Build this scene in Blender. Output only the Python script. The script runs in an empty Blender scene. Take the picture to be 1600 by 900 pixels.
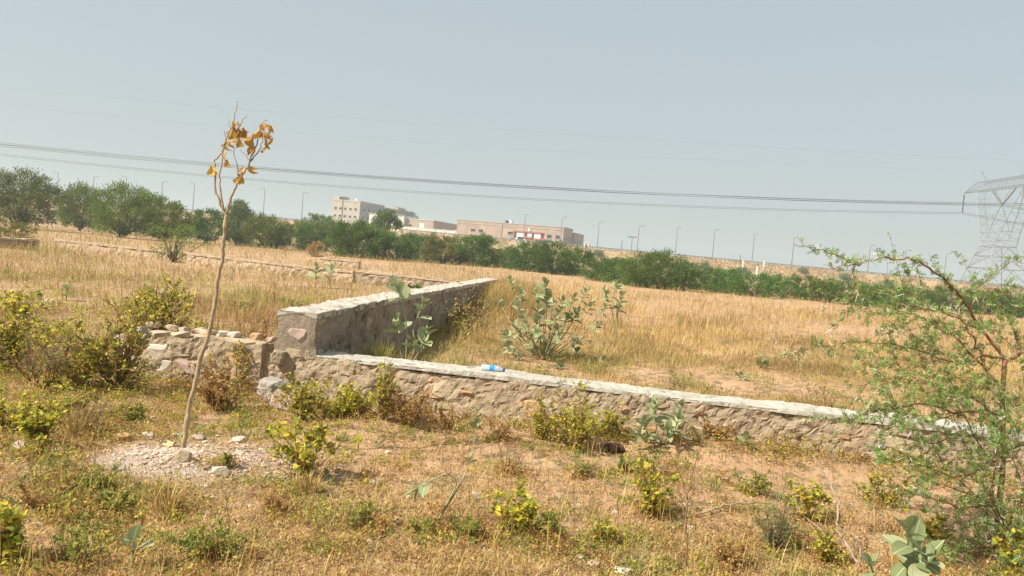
import bpy, bmesh, math
import numpy as np
from mathutils import Vector, Matrix

C = bpy.context.scene.collection
R = math.radians

# ------------------------------------------------------------------ camera
EYE = np.array([0.0, 0.0, 1.6])
FPX, PITCH, ROLL = 1200.0, R(2.38), R(4.95)
_f = np.array([0, math.cos(PITCH), -math.sin(PITCH)])
_r0 = np.array([1.0, 0, 0]); _u0 = np.array([0, math.sin(PITCH), math.cos(PITCH)])
_r = _r0 * math.cos(ROLL) + _u0 * math.sin(ROLL)
_u = _u0 * math.cos(ROLL) - _r0 * math.sin(ROLL)
cam = bpy.data.cameras.new('camera')
cam.sensor_width = 36.0; cam.lens = 36.0 * FPX / 1600.0
cam.clip_start = 0.05; cam.clip_end = 6000
camo = bpy.data.objects.new('camera', cam); C.objects.link(camo)
M4 = Matrix(((_r[0], _u[0], -_f[0], EYE[0]), (_r[1], _u[1], -_f[1], EYE[1]), (_r[2], _u[2], -_f[2], EYE[2]), (0, 0, 0, 1)))
camo.matrix_world = M4
bpy.context.scene.camera = camo

# ------------------------------------------------------------------ sky, sun, exposure
SUN_EL = R(45)
SUN_DIR = np.array([-1.0, -0.52, 0.0]); SUN_DIR /= np.linalg.norm(SUN_DIR)      # towards the sun, on the ground
world = bpy.data.worlds.new('World'); bpy.context.scene.world = world; world.use_nodes = True
wn = world.node_tree.nodes; wl = world.node_tree.links
bg = wn['Background']
sky = wn.new('ShaderNodeTexSky'); sky.sky_type = 'NISHITA'; sky.sun_disc = False
sky.sun_elevation = SUN_EL
sky.sun_rotation = math.atan2(SUN_DIR[0], SUN_DIR[1])
sky.air_density = 1.35; sky.dust_density = 2.4; sky.ozone_density = 1.6; sky.altitude = 0
dust = wn.new('ShaderNodeMix'); dust.data_type = 'RGBA'; dust.inputs[0].default_value = 0.78      # dusty air evens the whole sky out
dust.inputs[7].default_value = (3.55, 3.93, 4.08, 1)
wl.new(sky.outputs[0], dust.inputs[6]); wl.new(dust.outputs[2], bg.inputs[0]); bg.inputs[1].default_value = 0.10
sun = bpy.data.lights.new('sun', 'SUN'); sun.energy = 4.9; sun.angle = R(0.6); sun.color = (1.0, 0.93, 0.80)
suno = bpy.data.objects.new('sun', sun); C.objects.link(suno)
_sd = Vector((SUN_DIR[0] * math.cos(SUN_EL), SUN_DIR[1] * math.cos(SUN_EL), math.sin(SUN_EL)))
suno.rotation_euler = _sd.to_track_quat('Z', 'Y').to_euler(); suno.location = (-60, -20, 80)
vs = bpy.context.scene.view_settings
vs.view_transform = 'Standard'; vs.look = 'None'; vs.gamma = 1.0; vs.exposure = 0.58; vs.use_curve_mapping = False
cy = bpy.context.scene.cycles
cy.max_bounces = 6; cy.diffuse_bounces = 3; cy.transparent_max_bounces = 8; cy.volume_bounces = 1
cy.use_denoising = True

# ------------------------------------------------------------------ maths helpers
def ray(px, py):
    d = _f + _r * ((px - 800.0) / FPX) + _u * ((450.0 - py) / FPX)
    return d
def at(px, py, Y):                                   # point on that line of sight at a real depth Y
    d = ray(px, py); return EYE + d * (Y / d[1])
def ground(px, py, z=0.0):
    d = ray(px, py); t = (z - EYE[2]) / d[2]
    return EYE + d * t
def rg(seed): return np.random.default_rng(seed)
def nrm(v): return v / (np.linalg.norm(v, axis=-1, keepdims=True) + 1e-12)
def _h(ix, iy, iz, s):
    n = (ix.astype(np.int64) * 374761393 + iy.astype(np.int64) * 668265263 + iz.astype(np.int64) * 2147483647 + s * 974634777) & 0xffffffff
    n = ((n ^ (n >> 13)) * 1274126177) & 0xffffffff
    n = (n ^ (n >> 16)) & 0xffffffff
    return n / 4294967295.0
def noise3(p, s=0):
    p = np.asarray(p, float); i = np.floor(p); f = p - i; f = f * f * (3 - 2 * f)
    ix, iy, iz = i[..., 0], i[..., 1], i[..., 2]; out = 0
    for a in (0, 1):
        for b in (0, 1):
            for c in (0, 1):
                w = (f[..., 0] if a else 1 - f[..., 0]) * (f[..., 1] if b else 1 - f[..., 1]) * (f[..., 2] if c else 1 - f[..., 2])
                out = out + w * _h(ix + a, iy + b, iz + c, s)
    return out * 2 - 1
def fbm(p, s=0, o=4):
    a, t, q = 1.0, 0, np.asarray(p, float)
    for k in range(o): t = t + a * noise3(q, s + k); q = q * 2.03; a *= 0.5
    return t
def noise2(x, y, s=0, sc=1.0, o=3):
    x = np.asarray(x, float); y = np.asarray(y, float)
    return fbm(np.stack([x * sc, y * sc, np.zeros_like(x) + 0.37], -1), s, o)

# low wall line and tall wall line on the plan
WA = np.array([-1.90, 7.62]); WB = np.array([8.7, 5.656])      # low wall, front face
WU = (WB - WA) / np.linalg.norm(WB - WA); WN = np.array([WU[1], -WU[0]])  # WN points to the camera
TA = np.array([-1.92, 7.66]); TB = np.array([-0.42, 23.2])    # tall wall, face to the right
TU = (TB - TA) / np.linalg.norm(TB - TA); TN = np.array([TU[1], -TU[0]])  # points right
def sd_low(x, y): return -((x - WA[0]) * WN[0] + (y - WA[1]) * WN[1])    # >0 behind the low wall's face
def sd_tall(x, y): return (x - TA[0]) * TN[0] + (y - TA[1]) * TN[1]       # >0 right of the tall wall
def sstep(a, b, v):
    t = np.clip((v - a) / (b - a), 0, 1); return t * t * (3 - 2 * t)
PATCH = ground(290, 722)
def gz(x, y):
    x = np.asarray(x, float); y = np.asarray(y, float)
    z = 0.035 * noise2(x, y, 3, 0.7) + 0.02 * noise2(x, y, 8, 2.3, 2)
    z = z + 0.25 * noise2(x, y, 11, 0.05, 2) * sstep(15, 60, np.hypot(x, y))
    ins = sstep(0.2, 0.9, sd_low(x, y)) * sstep(-0.2, 0.3, sd_tall(x, y)) * (1 - sstep(30, 50, y))
    z = z + 0.10 * ins
    bank = sstep(-0.7, -0.05, sd_low(x, y)) * (1 - sstep(0.0, 0.3, sd_low(x, y))) * sstep(-1.0, 2.5, x)
    z = z + 0.10 * bank
    z = z + 0.06 * np.exp(-(((x - PATCH[0]) / 0.55) ** 2 + ((y - PATCH[1]) / 0.4) ** 2))
    return z
def gp(px, py):
    p = ground(px, py); p[2] = float(gz(p[0], p[1])); return p
def eh(x): return 6.7 - 0.0055 * np.clip(x, -300, 300)          # height of the road embankment

# ------------------------------------------------------------------ materials
MATS = {}
def new_mat(name):
    m = bpy.data.materials.new(name); m.use_nodes = True; m.node_tree.nodes.clear(); MATS[name] = m
    return m, m.node_tree.nodes, m.node_tree.links
def ramp(n, stops):
    r = n.new('ShaderNodeValToRGB'); e = r.color_ramp.elements
    while len(e) < len(stops): e.new(0.5)
    for q, (p, c) in zip(e, stops): q.position = p; q.color = (*c, 1)
    return r
def leaf_mat(name, stops, trans=0.3, rough=0.6, patch=None, pscale=0.6, obj_var=0.0, spec=0.25):
    m, n, l = new_mat(name)
    g = n.new('ShaderNodeNewGeometry'); r = ramp(n, stops); l.new(g.outputs['Random Per Island'], r.inputs[0])
    col = r.outputs[0]
    if patch:
        tc = n.new('ShaderNodeTexCoord'); nz = n.new('ShaderNodeTexNoise'); nz.inputs['Scale'].default_value = pscale; nz.inputs['Detail'].default_value = 3
        l.new(g.outputs['Position'], nz.inputs['Vector'])
        rr = ramp(n, [(patch[1], (0, 0, 0)), (patch[2], (1, 1, 1))]); l.new(nz.outputs[0], rr.inputs[0])
        mx = n.new('ShaderNodeMix'); mx.data_type = 'RGBA'; l.new(rr.outputs[0], mx.inputs[0]); l.new(col, mx.inputs[6])
        r2 = ramp(n, patch[0]); l.new(g.outputs['Random Per Island'], r2.inputs[0]); l.new(r2.outputs[0], mx.inputs[7]); col = mx.outputs[2]
    if obj_var:
        oi = n.new('ShaderNodeObjectInfo'); hs = n.new('ShaderNodeHueSaturation')
        mr = n.new('ShaderNodeMapRange'); mr.inputs[3].default_value = 0.5 - 0.03 * obj_var; mr.inputs[4].default_value = 0.5 + 0.02 * obj_var
        l.new(oi.outputs['Random'], mr.inputs[0]); l.new(mr.outputs[0], hs.inputs['Hue'])
        m2 = n.new('ShaderNodeMath'); m2.operation = 'MULTIPLY'; m2.inputs[1].default_value = 7.31; l.new(oi.outputs['Random'], m2.inputs[0])
        m3 = n.new('ShaderNodeMath'); m3.operation = 'FRACT'; l.new(m2.outputs[0], m3.inputs[0])
        mv = n.new('ShaderNodeMapRange'); mv.inputs[3].default_value = 1 - 0.25 * obj_var; mv.inputs[4].default_value = 1 + 0.3 * obj_var
        l.new(m3.outputs[0], mv.inputs[0]); l.new(mv.outputs[0], hs.inputs['Value']); l.new(col, hs.inputs['Color']); col = hs.outputs[0]
    p = n.new('ShaderNodeBsdfPrincipled'); p.inputs['Roughness'].default_value = rough; p.inputs['Specular IOR Level'].default_value = spec
    t = n.new('ShaderNodeBsdfTranslucent'); x = n.new('ShaderNodeMixShader'); x.inputs[0].default_value = trans
    o = n.new('ShaderNodeOutputMaterial')
    l.new(col, p.inputs['Base Color']); l.new(col, t.inputs[0]); l.new(p.outputs[0], x.inputs[1]); l.new(t.outputs[0], x.inputs[2]); l.new(x.outputs[0], o.inputs[0])
    return m
def surf_mat(name, c1, c2, scale=4.0, rough=0.9, bump=0.3, bscale=None, detail=6, spots=None, dist=0.02, metallic=0, third=None):
    m, n, l = new_mat(name)
    g = n.new('ShaderNodeNewGeometry')
    nz = n.new('ShaderNodeTexNoise'); nz.inputs['Scale'].default_value = scale; nz.inputs['Detail'].default_value = detail; nz.inputs['Roughness'].default_value = 0.65
    l.new(g.outputs['Position'], nz.inputs['Vector'])
    st = [(0.32, c1), (0.68, c2)] if not third else [(0.3, c1), (0.5, c2), (0.7, third)]
    r = ramp(n, st); l.new(nz.outputs[0], r.inputs[0]); col = r.outputs[0]
    if spots:
        n2 = n.new('ShaderNodeTexNoise'); n2.inputs['Scale'].default_value = spots[1]; n2.inputs['Detail'].default_value = 5
        l.new(g.outputs['Position'], n2.inputs['Vector'])
        r2 = ramp(n, [(spots[2], (0, 0, 0)), (spots[3], (1, 1, 1))]); l.new(n2.outputs[0], r2.inputs[0])
        mx = n.new('ShaderNodeMix'); mx.data_type = 'RGBA'; l.new(r2.outputs[0], mx.inputs[0]); l.new(col, mx.inputs[6]); mx.inputs[7].default_value = (*spots[0], 1); col = mx.outputs[2]
    p = n.new('ShaderNodeBsdfPrincipled'); p.inputs['Roughness'].default_value = rough; p.inputs['Metallic'].default_value = metallic; p.inputs['Specular IOR Level'].default_value = 0.3
    l.new(col, p.inputs['Base Color'])
    if bump:
        n3 = n.new('ShaderNodeTexNoise'); n3.inputs['Scale'].default_value = bscale or scale * 6; n3.inputs['Detail'].default_value = 6; n3.inputs['Roughness'].default_value = 0.7
        l.new(g.outputs['Position'], n3.inputs['Vector'])
        b = n.new('ShaderNodeBump'); b.inputs['Strength'].default_value = bump; b.inputs['Distance'].default_value = dist
        l.new(n3.outputs[0], b.inputs['Height']); l.new(b.outputs[0], p.inputs['Normal'])
    o = n.new('ShaderNodeOutputMaterial'); l.new(p.outputs[0], o.inputs[0])
    return m

surf_mat('soil', (0.483, 0.284, 0.150), (0.665, 0.430, 0.250), 1.3, 0.95, 0.9, 22, 8, ((0.302, 0.205, 0.120), 7.0, 0.50, 0.60), 0.05)
def debris_spot():
    m = MATS['soil']; n = m.node_tree.nodes; l = m.node_tree.links; p = [q for q in n if q.type == 'BSDF_PRINCIPLED'][0]; src = p.inputs['Base Color'].links[0].from_socket
    g = n.new('ShaderNodeNewGeometry'); v = n.new('ShaderNodeVectorMath'); v.operation = 'SUBTRACT'; v.inputs[1].default_value = (PATCH[0], PATCH[1], 0); l.new(g.outputs['Position'], v.inputs[0])
    w = n.new('ShaderNodeVectorMath'); w.operation = 'MULTIPLY'; w.inputs[1].default_value = (1.15, 1.7, 0); l.new(v.outputs[0], w.inputs[0]); d = n.new('ShaderNodeVectorMath'); d.operation = 'LENGTH'; l.new(w.outputs[0], d.inputs[0])
    z = n.new('ShaderNodeTexNoise'); z.inputs['Scale'].default_value = 5; z.inputs['Detail'].default_value = 6; l.new(g.outputs['Position'], z.inputs['Vector'])
    a = n.new('ShaderNodeMath'); a.operation = 'MULTIPLY_ADD'; a.inputs[1].default_value = 1.3; l.new(z.outputs[0], a.inputs[0]); l.new(d.outputs['Value'], a.inputs[2])
    r = ramp(n, [(0.72, (1, 1, 1)), (1.0, (0, 0, 0))]); sc = n.new('ShaderNodeMath'); sc.operation = 'MULTIPLY'; sc.inputs[1].default_value = 0.62; l.new(a.outputs[0], sc.inputs[0]); l.new(sc.outputs[0], r.inputs[0])
    x = n.new('ShaderNodeMix'); x.data_type = 'RGBA'; l.new(r.outputs[0], x.inputs[0]); l.new(src, x.inputs[6]); x.inputs[7].default_value = (0.58, 0.46, 0.37, 1); l.new(x.outputs[2], p.inputs['Base Color'])
debris_spot()
surf_mat('far_ground', (0.33, 0.23, 0.11), (0.45, 0.32, 0.16), 0.15, 0.95, 0.3, 3)
surf_mat('bank_soil', (0.37, 0.22, 0.11), (0.50, 0.34, 0.18), 0.12, 0.95, 0.5, 2, 8, ((0.24, 0.20, 0.09), 0.35, 0.52, 0.62), 0.2)
surf_mat('asphalt', (0.05, 0.05, 0.05), (0.08, 0.08, 0.08), 1.0)
surf_mat('mortar', (0.360, 0.269, 0.180), (0.519, 0.405, 0.279), 5.0, 0.95, 0.9, 60, 10, ((0.220, 0.161, 0.102), 13.0, 0.60, 0.66), 0.03, third=(0.498, 0.340, 0.216))
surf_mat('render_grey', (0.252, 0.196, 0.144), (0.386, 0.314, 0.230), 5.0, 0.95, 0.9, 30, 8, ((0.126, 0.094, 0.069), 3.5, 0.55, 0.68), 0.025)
surf_mat('cement_cap', (0.399, 0.359, 0.295), (0.541, 0.504, 0.430), 3.0, 0.9, 0.5, 45, 8, ((0.285, 0.257, 0.215), 7.0, 0.58, 0.70), 0.02)
surf_mat('cement_old', (0.40, 0.36, 0.30), (0.55, 0.50, 0.42), 5.0, 0.95, 0.7, 40, 8, ((0.24, 0.20, 0.16), 5.0, 0.58, 0.68), 0.015)
surf_mat('stone_pink', (0.40, 0.28, 0.225), (0.55, 0.42, 0.35), 9, 0.9, 0.6, 50, dist=0.01)
surf_mat('stone_orange', (0.42, 0.235, 0.115), (0.60, 0.41, 0.25), 7, 0.9, 0.6, 40, dist=0.01)
surf_mat('stone_tan', (0.37, 0.28, 0.18), (0.54, 0.43, 0.29), 8, 0.9, 0.6, 45, dist=0.01)
surf_mat('stone_grey', (0.30, 0.265, 0.22), (0.46, 0.41, 0.35), 8, 0.9, 0.7, 45, dist=0.012)
surf_mat('stone_white', (0.46, 0.385, 0.31), (0.62, 0.55, 0.46), 10, 0.9, 0.5, 60, dist=0.008)
surf_mat('bark_pale', (0.30, 0.215, 0.125), (0.47, 0.36, 0.235), 18, 0.85, 0.6, 60, dist=0.006)
surf_mat('bark_dark', (0.07, 0.05, 0.035), (0.14, 0.10, 0.07), 3, 0.9, 0.5, 12)
surf_mat('bark_red', (0.17, 0.07, 0.04), (0.34, 0.16, 0.085), 25, 0.8, 0.6, 80, dist=0.004)
surf_mat('twig_brown', (0.20, 0.11, 0.06), (0.32, 0.19, 0.11), 25, 0.85, 0.3, 60, dist=0.003)
surf_mat('twig_grey', (0.30, 0.23, 0.16), (0.46, 0.37, 0.27), 25, 0.85, 0.4, 60, dist=0.004)
surf_mat('stem_green', (0.26, 0.25, 0.13), (0.42, 0.40, 0.24), 20, 0.7, 0.2, 60, dist=0.003)
surf_mat('thorn', (0.52, 0.47, 0.35), (0.68, 0.63, 0.50), 30, 0.5, 0)
surf_mat('steel', (0.17, 0.175, 0.18), (0.24, 0.245, 0.25), 0.4, 0.6, 0, metallic=0.3)
surf_mat('insulator', (0.06, 0.045, 0.04), (0.10, 0.07, 0.06), 2, 0.4, 0)
surf_mat('cable', (0.06, 0.065, 0.07), (0.09, 0.095, 0.10), 0.2, 0.5, 0)
surf_mat('lamp_grey', (0.17, 0.175, 0.18), (0.24, 0.245, 0.25), 1, 0.5, 0)
surf_mat('plaster_cream', (0.40, 0.365, 0.305), (0.48, 0.445, 0.38), 0.35, 0.9, 0.2, 3, 6, ((0.40, 0.33, 0.25), 0.5, 0.6, 0.75))
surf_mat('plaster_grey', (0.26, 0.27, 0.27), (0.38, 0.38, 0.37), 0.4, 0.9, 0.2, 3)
surf_mat('plaster_pink', (0.40, 0.30, 0.245), (0.47, 0.37, 0.305), 0.5, 0.9, 0.2, 3)
surf_mat('white_paint', (0.72, 0.70, 0.64), (0.82, 0.80, 0.75), 0.6, 0.7, 0.1, 4)
surf_mat('white_wall', (0.62, 0.58, 0.48), (0.76, 0.72, 0.62), 0.5, 0.9, 0.15, 4)
surf_mat('red_paint', (0.36, 0.10, 0.085), (0.45, 0.16, 0.135), 0.7, 0.6, 0)
surf_mat('maroon', (0.12, 0.03, 0.03), (0.18, 0.05, 0.045), 0.8, 0.6, 0)
surf_mat('window_dark', (0.03, 0.035, 0.04), (0.06, 0.065, 0.07), 0.6, 0.25, 0)
surf_mat('window_blue', (0.16, 0.22, 0.24), (0.24, 0.31, 0.33), 0.3, 0.25, 0)
surf_mat('rubber', (0.02, 0.02, 0.02), (0.035, 0.035, 0.035), 2, 0.8, 0)
surf_mat('clod_dark', (0.05, 0.025, 0.02), (0.11, 0.055, 0.04), 20, 0.95, 0.8, 60, dist=0.01)
surf_mat('wrapper_yellow', (0.62, 0.46, 0.20), (0.78, 0.68, 0.48), 12, 0.5, 0.3, 50, dist=0.01)
surf_mat('label_blue', (0.02, 0.22, 0.68), (0.06, 0.36, 0.82), 22, 0.4, 0)
surf_mat('cap_blue', (0.02, 0.06, 0.26), (0.03, 0.09, 0.36), 10, 0.4, 0)

STRAW = [(0.0, (0.160, 0.092, 0.031)), (0.16, (0.394, 0.257, 0.085)), (0.4, (0.585, 0.406, 0.153)), (0.65, (0.704, 0.514, 0.215)), (0.82, (0.427, 0.267, 0.089)), (1.0, (0.831, 0.658, 0.342))]
OLIVE = [(0.0, (0.179, 0.190, 0.043)), (0.4, (0.304, 0.290, 0.072)), (0.7, (0.462, 0.370, 0.119)), (1.0, (0.231, 0.250, 0.060))]
RUSSET = [(0.0, (0.205, 0.113, 0.050)), (0.25, (0.392, 0.243, 0.109)), (0.5, (0.503, 0.347, 0.167)), (0.75, (0.373, 0.252, 0.100)), (1.0, (0.578, 0.414, 0.217))]
leaf_mat('near_grass', STRAW, 0.25, 0.8, (OLIVE, 0.52, 0.68), 1.3)
leaf_mat('straw_grass', STRAW, 0.35, 0.8, ([(0, (0.24, 0.21, 0.07)), (0.4, (0.38, 0.30, 0.11)), (0.7, (0.50, 0.33, 0.14)), (1, (0.34, 0.20, 0.09))], 0.46, 0.62), 0.42)
leaf_mat('russet_grass', RUSSET, 0.3, 0.8, (OLIVE, 0.42, 0.60), 0.35)
leaf_mat('olive_grass', OLIVE, 0.3, 0.8)
leaf_mat('bank_grass', [(0, (0.40, 0.24, 0.11)), (0.5, (0.52, 0.36, 0.18)), (1, (0.34, 0.24, 0.10))], 0.2, 0.9, ([(0, (0.22, 0.20, 0.08)), (1, (0.36, 0.29, 0.12))], 0.52, 0.66), 0.06)
leaf_mat('crown_green', [(0, (0.077, 0.123, 0.023)), (0.5, (0.132, 0.190, 0.038)), (0.85, (0.189, 0.247, 0.052)), (1, (0.244, 0.280, 0.058))], 0.3, 0.7, obj_var=0.8)
leaf_mat('crown_deep', [(0, (0.058, 0.119, 0.028)), (0.5, (0.108, 0.187, 0.041)), (1, (0.182, 0.267, 0.059))], 0.3, 0.7, obj_var=0.6)
leaf_mat('crown_olive', [(0, (0.116, 0.129, 0.032)), (0.5, (0.189, 0.196, 0.050)), (1, (0.273, 0.258, 0.077))], 0.3, 0.7, obj_var=0.5)
leaf_mat('crown_dry', [(0, (0.36, 0.24, 0.11)), (1, (0.52, 0.36, 0.17))], 0.3, 0.8)
leaf_mat('acacia_leaf', [(0, (0.090, 0.167, 0.041)), (0.45, (0.182, 0.291, 0.072)), (0.8, (0.277, 0.400, 0.113)), (0.95, (0.384, 0.478, 0.135)), (1, (0.512, 0.489, 0.126))], 0.35, 0.55)
leaf_mat('yellow_leaf', [(0, (0.153, 0.203, 0.039)), (0.25, (0.321, 0.363, 0.055)), (0.5, (0.556, 0.537, 0.072)), (0.68, (0.835, 0.667, 0.077)), (0.8, (0.850, 0.755, 0.132)), (0.9, (0.501, 0.320, 0.088)), (1, (0.279, 0.160, 0.061))], 0.5, 0.6)
leaf_mat('mixed_leaf', [(0, (0.187, 0.234, 0.044)), (0.3, (0.374, 0.419, 0.066)), (0.5, (0.653, 0.604, 0.088)), (0.65, (0.809, 0.671, 0.110)), (0.8, (0.513, 0.318, 0.088)), (1, (0.311, 0.185, 0.066))], 0.5, 0.65)
leaf_mat('brown_leaf', [(0, (0.218, 0.100, 0.040)), (0.4, (0.378, 0.188, 0.069)), (0.75, (0.553, 0.322, 0.119)), (0.92, (0.437, 0.362, 0.079)), (1, (0.654, 0.483, 0.119))], 0.3, 0.75)
leaf_mat('green_leaf', [(0, (0.127, 0.171, 0.034)), (0.4, (0.228, 0.280, 0.056)), (0.75, (0.380, 0.377, 0.068)), (1, (0.582, 0.461, 0.111))], 0.35, 0.6)
leaf_mat('feather_leaf', [(0, (0.121, 0.181, 0.075)), (0.5, (0.209, 0.281, 0.120)), (1, (0.319, 0.375, 0.150))], 0.35, 0.7)
leaf_mat('dead_leaf', [(0, (0.383, 0.210, 0.052)), (0.5, (0.552, 0.354, 0.111)), (1, (0.644, 0.481, 0.194))], 0.35, 0.6, obj_var=0.7)
def calo_mat():
    m, n, l = new_mat('milkweed_leaf')
    tc = n.new('ShaderNodeTexCoord'); nz = n.new('ShaderNodeTexNoise'); nz.inputs['Scale'].default_value = 22; nz.inputs['Detail'].default_value = 4
    oi = n.new('ShaderNodeObjectInfo'); g = n.new('ShaderNodeNewGeometry'); l.new(g.outputs['Position'], nz.inputs['Vector'])
    r = ramp(n, [(0.0, (0.218, 0.269, 0.116)), (0.5, (0.333, 0.375, 0.184)), (1.0, (0.471, 0.498, 0.278))]); l.new(oi.outputs['Random'], r.inputs[0])
    mx = n.new('ShaderNodeMix'); mx.data_type = 'RGBA'; mx.blend_type = 'MULTIPLY'; mx.inputs[0].default_value = 0.5
    r2 = ramp(n, [(0.3, (0.75, 0.78, 0.7)), (0.7, (1, 1, 1))]); l.new(nz.outputs[0], r2.inputs[0]); l.new(r.outputs[0], mx.inputs[6]); l.new(r2.outputs[0], mx.inputs[7])
    # pale midrib along the leaf's own axis
    sp = n.new('ShaderNodeSeparateXYZ'); l.new(tc.outputs['Object'], sp.inputs[0])
    ab = n.new('ShaderNodeMath'); ab.operation = 'ABSOLUTE'; l.new(sp.outputs[1], ab.inputs[0])
    rr = ramp(n, [(0.015, (1, 1, 1)), (0.03, (0, 0, 0))]); l.new(ab.outputs[0], rr.inputs[0])
    m2 = n.new('ShaderNodeMix'); m2.data_type = 'RGBA'; l.new(rr.outputs[0], m2.inputs[0]); l.new(mx.outputs[2], m2.inputs[6]); m2.inputs[7].default_value = (0.46, 0.49, 0.33, 1)
    p = n.new('ShaderNodeBsdfPrincipled'); p.inputs['Roughness'].default_value = 0.6; p.inputs['Specular IOR Level'].default_value = 0.3
    t = n.new('ShaderNodeBsdfTranslucent'); x = n.new('ShaderNodeMixShader'); x.inputs[0].default_value = 0.25; o = n.new('ShaderNodeOutputMaterial')
    l.new(m2.outputs[2], p.inputs['Base Color']); l.new(m2.outputs[2], t.inputs[0]); l.new(p.outputs[0], x.inputs[1]); l.new(t.outputs[0], x.inputs[2]); l.new(x.outputs[0], o.inputs[0])
calo_mat()
def plastic_mat():
    m, n, l = new_mat('clear_plastic')
    p = n.new('ShaderNodeBsdfPrincipled'); p.inputs['Base Color'].default_value = (0.72, 0.80, 0.86, 1); p.inputs['Roughness'].default_value = 0.12
    p.inputs['Transmission Weight'].default_value = 0.55; p.inputs['IOR'].default_value = 1.2
    o = n.new('ShaderNodeOutputMaterial'); l.new(p.outputs[0], o.inputs[0])
plastic_mat()
def brick_mat(name, c1, c2, mort):
    m, n, l = new_mat(name)
    tc = n.new('ShaderNodeTexCoord'); mp = n.new('ShaderNodeMapping'); mp.inputs['Rotation'].default_value = (R(90), 0, 0)
    b = n.new('ShaderNodeTexBrick'); b.inputs['Scale'].default_value = 1.0; b.inputs['Brick Width'].default_value = 0.5; b.inputs['Row Height'].default_value = 0.2
    b.inputs['Color1'].default_value = (*c1, 1); b.inputs['Color2'].default_value = (*c2, 1); b.inputs['Mortar'].default_value = (*mort, 1); b.inputs['Mortar Size'].default_value = 0.02
    l.new(tc.outputs['Object'], mp.inputs[0]); l.new(mp.outputs[0], b.inputs[0])
    nz = n.new('ShaderNodeTexNoise'); nz.inputs['Scale'].default_value = 0.3; nz.inputs['Detail'].default_value = 6; l.new(tc.outputs['Object'], nz.inputs[0])
    r = ramp(n, [(0.35, (0.8, 0.78, 0.75)), (0.65, (1.08, 1.05, 1.0))]); l.new(nz.outputs[0], r.inputs[0])
    mx = n.new('ShaderNodeMix'); mx.data_type = 'RGBA'; mx.blend_type = 'MULTIPLY'; mx.inputs[0].default_value = 1; l.new(b.outputs[0], mx.inputs[6]); l.new(r.outputs[0], mx.inputs[7])
    p = n.new('ShaderNodeBsdfPrincipled'); p.inputs['Roughness'].default_value = 0.9; l.new(mx.outputs[2], p.inputs['Base Color'])
    o = n.new('ShaderNodeOutputMaterial'); l.new(p.outputs[0], o.inputs[0])
brick_mat('brick_pink', (0.42, 0.295, 0.235), (0.48, 0.35, 0.285), (0.46, 0.39, 0.33))

# ------------------------------------------------------------------ mesh helpers
def np_mesh(name, V, F, mat, smooth=False):
    """V (n,3), F (m,3|4) or a list of such arrays"""
    V = np.ascontiguousarray(V, dtype=np.float32)
    Fs = F if isinstance(F, list) else [F]
    Fs = [np.asarray(f, dtype=np.int32) for f in Fs if len(f)]
    me = bpy.data.meshes.new(name)
    nl = sum(f.size for f in Fs); nf = sum(len(f) for f in Fs)
    me.vertices.add(len(V)); me.vertices.foreach_set('co', V.ravel())
    me.loops.add(nl); me.loops.foreach_set('vertex_index', np.concatenate([f.ravel() for f in Fs]))
    me.polygons.add(nf)
    cnt = np.concatenate([np.full(len(f), f.shape[1], np.int32) for f in Fs])
    me.polygons.foreach_set('loop_start', np.concatenate([[0], np.cumsum(cnt)[:-1]]).astype(np.int32))
    me.polygons.foreach_set('use_smooth', np.full(nf, smooth, dtype=bool))
    me.update(calc_edges=True)
    if mat: me.materials.append(MATS[mat])
    return me
def obj(name, me, parent=None, loc=(0, 0, 0), rot=None, scale=None):
    o = bpy.data.objects.new(name, me); C.objects.link(o); o.location = tuple(map(float, loc))
    if rot is not None: o.rotation_euler = tuple(map(float, rot))
    if scale is not None: o.scale = scale if hasattr(scale, '__len__') else (scale,) * 3
    if parent: o.parent = parent
    return o
def tag(o, label, cat, group=None, kind=None):
    if label: o['label'] = label
    if cat: o['category'] = cat
    if group: o['group'] = group
    if kind: o['kind'] = kind
    return o
def thing(name, label, cat, loc, group=None, rotz=0):
    o = bpy.data.objects.new(name, None); C.objects.link(o); o.location = tuple(map(float, loc)); o.rotation_euler = (0, 0, rotz); o.empty_display_size = 0.1
    return tag(o, label, cat, group)
def stuff(o): o['kind'] = 'stuff'; return o
def structure(o): o['kind'] = 'structure'; return o
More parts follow.
